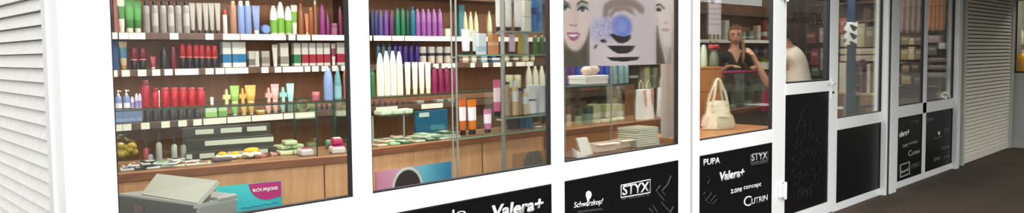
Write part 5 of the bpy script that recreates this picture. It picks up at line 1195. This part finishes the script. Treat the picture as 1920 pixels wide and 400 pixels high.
# ---- saleswoman behind the dark counter (local: faces -Y, z from the shop floor)
wp = at(1381, 60, 4.56)
HT = float(at(1380, 47, 4.56)[2])-FZ       # standing height
wm = thing('person', 'woman with tied-back brown hair in a black V-neck T-shirt behind the dark counter', 'person', (wp[0], 4.58, FZ), math.radians(-44))
k = HT/1.72
def J(*p): return Vector(p)*k
nd = {'pelvis': (J(0, 0.02, 0.93), 0.145*k, 0.11*k), 'waist': (J(0, 0.01, 1.08), 0.115*k, 0.09*k), 'chest': (J(0, 0.0, 1.25), 0.14*k, 0.10*k), 'upper': (J(0, 0.01, 1.36), 0.125*k, 0.085*k), 'neck': (J(0, 0.0, 1.455), 0.052*k, 0.052*k), 'skull': (J(0, -0.012, 1.56), 0.05*k, 0.05*k)}
ed = [('pelvis', 'waist'), ('waist', 'chest'), ('chest', 'upper'), ('upper', 'neck'), ('neck', 'skull')]
arms = {'L': [(-0.175, 0.01, 1.375), (-0.225, -0.02, 1.14), (-0.13, -0.20, 1.245)], 'R': [(0.175, 0.01, 1.375), (0.255, -0.02, 1.15), (0.20, -0.20, 1.235)]}
for s, (a, b, c) in arms.items():
    nd[s+'sh'] = (J(*a), 0.045*k, 0.045*k); nd[s+'el'] = (J(*b), 0.038*k, 0.038*k); nd[s+'wrist'] = (J(*c), 0.024*k, 0.022*k)
    ed += [('upper', s+'sh'), (s+'sh', s+'el'), (s+'el', s+'wrist')]
    hand_nodes(nd, ed, s, J(*c), (0.55 if s == 'L' else -0.5, -0.8, 0.06), (0, 0, 1), (1, 0.4, 0) if s == 'L' else (-1, 0.4, 0))
for s, x in (('l', -0.085), ('r', 0.085)):
    nd[s+'hip'] = (J(x, 0.02, 0.86), 0.085*k, 0.085*k); nd[s+'kn'] = (J(x*1.05, 0.0, 0.48), 0.055*k, 0.055*k); nd[s+'an'] = (J(x*1.05, 0.03, 0.09), 0.037*k, 0.037*k); nd[s+'toe'] = (J(x*1.15, -0.11, 0.035), 0.036*k, 0.03*k)
    ed += [('pelvis', s+'hip'), (s+'hip', s+'kn'), (s+'kn', s+'an'), (s+'an', s+'toe')]
RH = Matrix.Rotation(math.radians(-12), 3, 'Z') @ Matrix.Rotation(math.radians(6), 3, 'X')
hc = J(0, -0.025, 1.602); hs = 0.101*k
body = fuse([skin_graph(nd, ed)], (hc, hs, RH), 0.006, 'body', SKIN, wm)
def HP(x, y, z): return hc+RH @ (Vector((x, y, z))*hs)
for sx in (-1, 1):
    e = MB().blob(HP(sx*0.31, -0.83, 0.05), (0.0145*k, 0.010*k, 0.0075*k), 10).build('eye', M((196, 180, 168), 0.4), wm, True)
    MB().blob(HP(sx*0.31, -0.915, 0.05), (0.0085*k, 0.004*k, 0.0085*k), 8).build('iris', M((44, 32, 28), 0.3), e, True)
    MB().tube([HP(sx*0.13, -0.90, 0.22), HP(sx*0.30, -0.89, 0.28), HP(sx*0.48, -0.77, 0.21)], 0.0052*k, 6).build('eyebrow', M((84, 56, 40), 0.6), wm, True)
MB().tube([HP(-0.20, -0.875, -0.585), HP(-0.07, -0.955, -0.56), HP(0.0, -0.96, -0.575), HP(0.07, -0.955, -0.56), HP(0.20, -0.875, -0.585)], [0.003, 0.008, 0.008, 0.008, 0.003], 8).build('lips', M((160, 80, 76), 0.4), wm, True)
# hair: cap over the skull, a bun and one long strand in front of the shoulder
m = MB(); r = bmesh.ops.create_uvsphere(m.bm, u_segments=28, v_segments=20, radius=1.0)
kill = []
for v in r['verts']:
    x, y, z = v.co
    if (y < -0.25 and z < 0.52) or (z < -0.62) or (y < 0.1 and z < -0.2): kill.append(v)
    v.co = HP(x*0.87, y*1.06+0.02, z*1.24+0.03)
bmesh.ops.delete(m.bm, geom=kill, context='VERTS')
hr = m.build('hair', M((126, 84, 50), 0.5, noise=0.35, scale=60), wm, True)
sm = hr.modifiers.new('thickness', 'SOLIDIFY'); sm.thickness = 0.008; sm.offset = -1
MB().blob(HP(0.05, 0.95, 0.35), (0.05*k, 0.045*k, 0.05*k), 14).build('hair_bun', M((112, 74, 44), 0.5, noise=0.35, scale=60), hr, True)
MB().tube([HP(0.62, 0.1, -0.2), HP(0.82, -0.25, -0.9), HP(0.86, -0.80, -1.7), HP(0.82, -1.15, -2.6), HP(0.78, -1.22, -3.1)], [0.02*k, 0.022*k, 0.02*k, 0.016*k, 0.006*k], 10).build('hair_strand', M((150, 108, 72), 0.5, noise=0.3, scale=60), hr, True)
# black V-neck T-shirt
sn = {'hem': (J(0, 0.02, 0.88), 0.160*k, 0.125*k), 'waist': (J(0, 0.01, 1.08), 0.132*k, 0.105*k), 'chest': (J(0, -0.002, 1.25), 0.157*k, 0.118*k), 'upper': (J(0, 0.01, 1.36), 0.142*k, 0.100*k), 'nk': (J(0, 0.008, 1.425), 0.085*k, 0.075*k)}
se = [('hem', 'waist'), ('waist', 'chest'), ('chest', 'upper'), ('upper', 'nk')]
for s in ('L', 'R'):
    a, b, c = [Vector(q) for q in arms[s]]
    m_ = Vector((0, 0.01, 1.36)).lerp(a, 0.55); sn[s+'m'] = (J(*m_), 0.088*k, 0.082*k); sn[s+'s'] = (J(*a), 0.080*k, 0.076*k); sn[s+'e'] = (J(*(a.lerp(b, 0.62))), 0.060*k, 0.060*k); se += [('upper', s+'m'), (s+'m', s+'s'), (s+'s', s+'e')]
mm = skin_graph(sn, se)
tee = link('tshirt', mm, M((34, 32, 36), 0.8, noise=0.2, scale=30), wm, True); mm.materials.clear(); mm.materials.append(M((34, 32, 36), 0.8, noise=0.2, scale=30))
def vneck(bm):
    z0 = 1.27*k
    for nx in (-1, 1):
        g = list(bm.verts)+list(bm.edges)+list(bm.faces); bmesh.ops.bisect_plane(bm, geom=g, plane_co=(0, 0, z0), plane_no=Vector((nx*0.93, 0, -0.37)).normalized())
    kill = [f for f in bm.faces if f.calc_center_median().y < 0.03*k and all((f.calc_center_median()-Vector((0, 0, z0))).dot(Vector((nx*0.93, 0, -0.37)).normalized()) < 0 for nx in (-1, 1))]
    kill += [f for f in bm.faces if f.calc_center_median().z > 1.43*k and abs(f.calc_center_median().x) < 0.085*k]
    bmesh.ops.delete(bm, geom=list(set(kill)), context='FACES')
clip_mesh(tee, vneck)
sm = tee.modifiers.new('thickness', 'SOLIDIFY'); sm.thickness = 0.003
tn = {'w': (J(0, 0.02, 0.96), 0.150*k, 0.118*k), 'p': (J(0, 0.02, 0.88), 0.155*k, 0.125*k)}; te = [('w', 'p')]
for s, x in (('l', -0.085), ('r', 0.085)):
    tn[s+'h'] = (J(x, 0.02, 0.80), 0.095*k, 0.095*k); tn[s+'k'] = (J(x*1.05, 0, 0.48), 0.066*k, 0.066*k); tn[s+'a'] = (J(x*1.05, 0.03, 0.10), 0.052*k, 0.055*k); te += [('p', s+'h'), (s+'h', s+'k'), (s+'k', s+'a')]
mm = skin_graph(tn, te); mm.materials.clear(); link('trousers', mm, M((40, 42, 54), 0.8), wm, True)

# ---- customer in a cream shirt leaning on the counter, seen through the door glass
cp = at(1500, 120, 3.50)
cu_ = thing('person', 'person in a loose cream shirt leaning over the counter behind the door glass', 'person', (cp[0]+0.03, 3.50, FZ), 0.0)
def at_loc(px, py, Y):
    p = at(px, py, Y); return Vector((p[0]-cp[0]-0.03, p[1]-3.50, p[2]-FZ))
hip = at_loc(1499, 190, 3.46); hip.z = 0.92
mid = at_loc(1496, 140, 3.50); upp = at_loc(1488, 112, 3.55); nck = at_loc(1474, 84, 3.58); hd_ = at_loc(1463, 62, 3.60)
sL = upp+Vector((-0.17, 0.06, 0.06)); sR = upp+Vector((0.05, 0.02, 0.0))
elb = at_loc(1446, 168, 3.70); wri = at_loc(1417, 114, 3.78)
elR = sR+Vector((0.02, 0.06, -0.29)); wrR = elR+Vector((-0.03, 0.10, -0.23))
nd = {'pelvis': (hip, 0.15, 0.13), 'mid': (mid, 0.15, 0.12), 'upper': (upp, 0.14, 0.11), 'neck': (nck, 0.055, 0.055), 'skull': (hd_, 0.05, 0.05),
      'Lsh': (sL, 0.052, 0.052), 'Lel': (elb, 0.040, 0.040), 'Lwrist': (wri, 0.026, 0.024), 'Rsh': (sR, 0.055, 0.055), 'Rel': (elR, 0.042, 0.042), 'Rwrist': (wrR, 0.027, 0.025)}
ed = [('pelvis', 'mid'), ('mid', 'upper'), ('upper', 'neck'), ('neck', 'skull'), ('upper', 'Lsh'), ('Lsh', 'Lua'), ('Lua', 'Lub'), ('Lub', 'Lel'), ('Lel', 'Lfa'), ('Lfa', 'Lfb'), ('Lfb', 'Lwrist'), ('upper', 'Rsh'), ('Rsh', 'Rua'), ('Rua', 'Rel'), ('Rel', 'Rfa'), ('Rfa', 'Rwrist')]
nd.update({'Lua': (sL.lerp(elb, 0.35), 0.05, 0.05), 'Lub': (sL.lerp(elb, 0.75), 0.045, 0.045), 'Lfa': (elb.lerp(wri, 0.3)+Vector((0, 0.01, 0)), 0.043, 0.043), 'Lfb': (elb.lerp(wri, 0.7), 0.034, 0.034), 'Rua': (sR.lerp(elR, 0.5), 0.048, 0.048), 'Rfa': (elR.lerp(wrR, 0.5), 0.036, 0.036)})
fv = (wri-elb).normalized(); hand_nodes(nd, ed, 'L', wri, fv, (0.3, -0.9, 0.3), (0.8, 0.2, 0.4))
fv = (wrR-elR).normalized(); hand_nodes(nd, ed, 'R', wrR, fv, (0, 0, 1), (0.3, 0.9, 0.1))
for s, x in (('l', -0.09), ('r', 0.09)):
    q = hip+Vector((x, 0, -0.08)); kn = Vector((q.x, q.y+0.02, 0.48)); an = Vector((q.x, q.y-0.03, 0.09))
    nd[s+'hip'] = (q, 0.09, 0.09); nd[s+'kn'] = (kn, 0.058, 0.058); nd[s+'an'] = (an, 0.04, 0.04); nd[s+'toe'] = (an+Vector((-0.03, 0.15, -0.055)), 0.038, 0.032); ed += [('pelvis', s+'hip'), (s+'hip', s+'kn'), (s+'kn', s+'an'), (s+'an', s+'toe')]
RC = Matrix.Rotation(math.radians(-140), 3, 'Z') @ Matrix.Rotation(math.radians(10), 3, 'X')
body = fuse([skin_graph(nd, ed)], (hd_, 0.098, RC), 0.0065, 'body', SKIN, cu_)
def HC(x, y, z): return hd_+RC @ (Vector((x, y, z))*0.098)
m = MB(); r = bmesh.ops.create_uvsphere(m.bm, u_segments=28, v_segments=20, radius=1.0); kill = []
for v in r['verts']:
    x, y, z = v.co
    if (y < -0.25 and z < 0.5) or z < -0.6 or (y < 0.1 and z < -0.2): kill.append(v)
    v.co = HC(x*0.84, y*1.04+0.02, z*1.22+0.02)
bmesh.ops.delete(m.bm, geom=kill, context='VERTS')
hr = m.build('hair', M((48, 36, 30), 0.5, noise=0.3, scale=60), cu_, True); sm = hr.modifiers.new('thickness', 'SOLIDIFY'); sm.thickness = 0.008; sm.offset = -1
for sx in (-1, 1):
    e = MB().blob(HC(sx*0.30, -0.80, 0.06), (0.0125, 0.008, 0.007), 10).build('eye', M((226, 220, 214), 0.3), cu_, True)
    MB().blob(HC(sx*0.30, -0.875, 0.06), (0.0055, 0.004, 0.0055), 8).build('iris', M((44, 32, 28), 0.3), e, True)
MB().tube([HC(-0.20, -0.875, -0.585), HC(0.0, -0.96, -0.575), HC(0.20, -0.875, -0.585)], [0.002, 0.005, 0.002], 8).build('lips', M((164, 86, 80), 0.4), cu_, True)
CRM = M((236, 222, 204), 0.8, noise=0.04, scale=12)
sn = {'hem': (hip+Vector((0, 0, -0.08)), 0.17, 0.16), 'pel': (hip+Vector((0, 0, 0.06)), 0.165, 0.155), 'mid': (mid, 0.15, 0.14), 'upper': (upp, 0.15, 0.14), 'nk': (upp.lerp(nck, 0.92), 0.105, 0.105),
      'Ls': (sL, 0.10, 0.10), 'Le': (sL.lerp(elb, 0.55), 0.085, 0.085), 'Rs': (sR, 0.095, 0.095), 'Re': (sR.lerp(elR, 0.5), 0.080, 0.080)}
mm = skin_graph(sn, [('hem', 'pel'), ('pel', 'mid'), ('mid', 'upper'), ('upper', 'nk'), ('upper', 'Ls'), ('Ls', 'Le'), ('upper', 'Rs'), ('Rs', 'Re')])
mm.materials.clear(); link('shirt', mm, CRM, cu_, True)
tn = {'w': (hip+Vector((0, 0, 0.0)), 0.16, 0.14), 'p': (hip+Vector((0, 0, -0.07)), 0.165, 0.145)}; te = [('w', 'p')]
for s, x in (('l', -0.09), ('r', 0.09)):
    q = hip+Vector((x, 0, -0.14)); tn[s+'h'] = (q, 0.10, 0.10); tn[s+'k'] = (Vector((q.x, q.y+0.02, 0.48)), 0.07, 0.07); tn[s+'a'] = (Vector((q.x, q.y-0.03, 0.10)), 0.055, 0.06); te += [('p', s+'h'), (s+'h', s+'k'), (s+'k', s+'a')]
mm = skin_graph(tn, te); mm.materials.clear(); link('trousers', mm, M((50, 52, 60), 0.8), cu_, True)

# ================================================================== right end of the shop: end shelving facing the door, added in place of window reflections
XE = 10.78
def on_end(px, py, X=XE): return atX(px, py, X)
t = thing('end_shelving', 'brown end shelves seen through the door and far windows', 'shelves', (XE, 4.0, FZ))
MB().box(0.26, 0.29, -0.85, 0.97, 0, 2.3).build('back_panel', wood((112, 84, 72), (140, 108, 92), 'rosy_laminate'), t)
for y in (-0.84, -0.16, 0.28, 0.96): MB().box(0, 0.26, y-0.011, y+0.011, 0, 2.3).build('upright', M((128, 96, 78), 0.5), t)
for z in (0.45, 0.72, 0.95, 1.10, 1.26, 1.42, 1.60, 1.84, 2.1):
    for (a, b) in ((-0.839, -0.171), (-0.149, 0.269), (0.291, 0.949)): MB().box(0.004, 0.26, a, b, z-0.012, z+0.012).build('shelf', M((140, 112, 94), 0.5), t)
def endbox(px, py0, py1, wpx, col, name, label, cat, X=XE-0.05, zbase=None, dx=0.1, shape='box'):
    p, q = atX(px, py1, X), atX(px, py0, X); d = depth(p); w = wpx*d/FPX*2.4/2; zb_ = float(p[2]) if zbase is None else zbase+0.001; h = float(q[2])-zb_
    w = abs(float(atX(px-wpx/2, py1, X)[1]-atX(px+wpx/2, py1, X)[1]))/2
    t = thing(name, label, cat, (X, float(p[1]), zb_))
    MB().box(0, dx, -w, w, 0, h, min(0.004, w*0.2)).build('carton', M(col, 0.5), t)
    MB().box(-0.0012, 0, -w*0.7, w*0.7, h*0.55, h*0.8).build('label_patch', M(tuple(min(255, c*0.6+100) for c in col), 0.5), t)
    return t
# counter before the end shelves
XC2 = 10.1
c0, c1 = float(atX(1655, 178, XC2)[1]), float(atX(1566, 178, XC2)[1]); zc = float(atX(1610, 175, XC2)[2])
t = thing('display_counter', 'low wooden counter with a pale top edge, right of the door', 'counter', (XC2, c0, FZ), 0, 'wooden shop counters')
MB().box(0.01, 0.32, 0.01, c1-c0-0.01, 0, zc-FZ-0.03).build('cabinet', M((176, 128, 76), 0.5, noise=0.15, scale=10), t)
MB().box(0, 0.34, 0, c1-c0, zc-FZ-0.03, zc-FZ, 0.004).build('counter_top', M((206, 184, 150), 0.4), t)
def cp_panel(px0, px1, col, nm):
    a, b = float(atX(px1, 190, XC2)[1])-c0, float(atX(px0, 190, XC2)[1])-c0
    MB().box(0.002, 0.0095, a, b, 0.02, zc-FZ-0.035).build(nm, M(col, 0.5), t)
cp_panel(1573, 1588, (176, 150, 140), 'front_panel'); cp_panel(1604, 1612, (54, 40, 34), 'front_panel')
yb = float(atX(1597, 100, XC2-0.12)[1])
t = thing('blue_pillar', 'dark blue pillar standing right of the door behind the glass', 'pillar', (XC2-0.12, yb, FZ))
MB().box(-0.03, 0.03, -0.05, 0.05, 0, 2.32, 0.006).build('shaft', M((20, 44, 76), 0.4), t); MB().box(-0.04, 0.04, -0.06, 0.06, 0, 0.06, 0.006).build('base', M((26, 48, 76), 0.4), t)
def bw(Y, Z):
    col = np.zeros(Y.shape+(3,)); col[:] = (226, 226, 222); col[(np.sin(Y*46)+np.sin(Z*58+np.sin(Y*30)*2) > 0.35)] = (26, 28, 38); return col
za_, zb_ = float(atX(1598, 41, XC2-0.16)[2]), float(atX(1598, 84, XC2-0.16)[2])
t = thing('patterned_poster', 'black and white patterned poster on the dark blue pillar', 'poster', (XC2-0.155, yb, zb_), -PI/2)
painted('sheet', -0.085, 0.085, 0, za_-zb_, 0, 50, 60, bw, t, 0.003)
zcs = zc
for i, (px, y0, y1, w, c, nm) in enumerate(((1581, 34, 62, 13, (196, 110, 84), 'orange-red carton above the pale boxes right of the door'), (1583, 64, 88, 14, (196, 180, 150), 'beige carton left of the blue pillar'), (1614, 44, 88, 14, (206, 196, 160), 'cream carton right of the blue pillar'), (1630, 50, 88, 16, (150, 136, 118), 'grey-brown carton right of the blue pillar'), (1645, 46, 88, 12, (120, 116, 96), 'olive carton at the right edge of the window right of the door'))):
    endbox(px, y0, y1, w, c, 'carton', nm, 'box', XE-0.11)
for i, (px, y0, y1, w, c, nm) in enumerate(((1608, 91, 102, 66, (222, 210, 176), 'upper long cream drawer box behind the blue pillar'), (1608, 104, 115, 66, (226, 206, 184), 'lower long cream drawer box behind the blue pillar'))):
    endbox(px, y0, y1, w, c, 'drawer_box', nm, 'box', XE-0.2, dx=0.15)
for (px, y0, y1, w, c, nm) in ((1520, 60, 82, 18, (130, 74, 64), 'reddish brown carton, upper middle behind the door glass'), (1541, 52, 80, 9, (196, 170, 176), 'pale pink carton, upper right behind the door glass'), (1527, 92, 122, 15, (140, 58, 66), 'crimson carton, middle right behind the door glass'), (1543, 90, 132, 10, (170, 150, 150), 'pinkish grey carton at the right edge behind the door glass'), (1528, 126, 142, 13, (100, 104, 84), 'olive green carton, low right behind the door glass')):
    endbox(px, y0, y1, w, c, 'carton', nm, 'box', XE-0.11)
for i, (px, y0, w, c, nm) in enumerate(((1579, 118, 12, (236, 230, 206), 'white pot on the low counter left of the blue pillar'), (1614, 112, 6, (136, 84, 96), 'mauve carton on the low counter'), (1628, 120, 6, (226, 206, 186), 'pale pink carton on the low counter'), (1642, 116, 6, (206, 196, 176), 'ivory carton at the right of the low counter'))):
    p = atX(px, 170, XC2+0.1); endbox(px, y0, 176, w, c, 'carton', nm, 'box', XC2+0.08, zbase=zc)
# far double window: hanging cloths, trays and goods
def cloth(px0, px1, py1, X, col, label, amp=0.02, z1=2.25):
    ya, yb_ = float(atX(px1, py1, X)[1]), float(atX(px0, py1, X)[1]); zb = float(atX((px0+px1)/2, py1, X)[2])
    t = thing('hanging_cloth', label, 'cloth', (X, ya, zb))
    m = MB(); n = 36; rows = []
    for j in range(9):
        f = j/8; rows.append([m.bm.verts.new((amp*math.sin(i*0.8+f)*(1.2-f*0.5), (yb_-ya)*i/n, (z1-zb)*f+0.012*math.sin(i*0.5)*(1-f))) for i in range(n+1)])
    for ra, rb in zip(rows, rows[1:]):
        for i in range(n): m.bm.faces.new((ra[i], ra[i+1], rb[i+1], rb[i]))
    o = m.build('fabric', M(col, 0.8, noise=0.08, scale=8), t, True); s = o.modifiers.new('thickness', 'SOLIDIFY'); s.thickness = 0.004
    MB().tube([(0, -0.02, z1-zb), (0, yb_-ya+0.02, z1-zb)], 0.008, 8).build('rail', ALU, t, True)
cloth(1684, 1732, 62, XE-0.16, (186, 164, 158), 'greyish pink hanging cloth, left half of the far double window')
cloth(1736, 1772, 58, XE-0.20, (230, 172, 126), 'peach orange hanging cloth, right half of the far double window')
for i, (px, y0, y1, w, c, nm) in enumerate(((1697, 68, 84, 16, (150, 136, 96), 'khaki carton'), (1710, 70, 84, 10, (206, 190, 150), 'cream carton'), (1722, 68, 84, 12, (120, 104, 84), 'brown carton'), (1696, 92, 112, 14, (176, 160, 110), 'straw carton'), (1709, 88, 112, 11, (214, 200, 156), 'pale cream carton'), (1722, 92, 112, 12, (150, 124, 100), 'tan carton'), (1698, 122, 136, 15, (140, 124, 84), 'olive brown carton'), (1716, 120, 136, 16, (96, 80, 62), 'dark brown carton'), (1699, 142, 158, 18, (160, 140, 96), 'sand carton'), (1720, 144, 158, 14, (88, 72, 58), 'umber carton'))):
    endbox(px, y0, y1, w, c, 'carton', '%s on the end shelves, left half of the far double window, %s' % (nm, ('second row', 'second row', 'second row', 'third row', 'third row', 'third row', 'fourth row', 'fourth row', 'lowest row', 'lowest row')[i]), 'box', XE-0.12)
for i, (px, y0, y1, w, c, nm) in enumerate(((1752, 66, 80, 26, (176, 150, 150), 'mauve tray'), (1766, 80, 92, 12, (206, 206, 214), 'silver grey carton'), (1748, 86, 104, 18, (110, 92, 84), 'brown tray'), (1756, 108, 116, 34, (130, 112, 102), 'upper grey-brown tray'), (1756, 122, 130, 34, (136, 118, 106), 'middle grey-brown tray'), (1756, 136, 146, 34, (120, 104, 94), 'lower grey-brown tray'))):
    endbox(px, y0, y1, w, c, 'tray', nm+' on the end shelves, right half of the far double window', 'tray', XE-0.12)
p = atX(1773, 172, 10.45); t = thing('white_ornament', 'white ruffled ornament low in the right half of the far double window', 'ornament', (10.45, float(p[1]), 0.926))
m = MB()
for k in range(8): m.blob((0.03*math.sin(k*2), 0.035*math.cos(k*0.9), 0.05+0.03*math.sin(k*0.9)), (0.02, 0.022, 0.02), 8)
m.build('ruffle', M((222, 222, 206), 0.6), t, True); MB().lathe([(0.035, 0), (0.035, 0.01), (0.012, 0.02), (0.010, 0.05)], 14).build('stand', ALU, t, True)
b = thing('window_ledge', 'dark brown ledge along the foot of the far double window', 'bench', (8.9, 3.10, FZ))
MB().box(0, 1.7, 0, 0.36, 0.925-FZ-0.03, 0.925-FZ, 0.003).build('bench_top', M((92, 70, 54), 0.5, noise=0.2, scale=10), b)
for x in (0.02, 1.64):
    for y in (0.02, 0.30): MB().box(x, x+0.04, y, y+0.04, 0, 0.925-FZ-0.03).build('leg', M((92, 70, 54), 0.5, noise=0.2, scale=10), b)
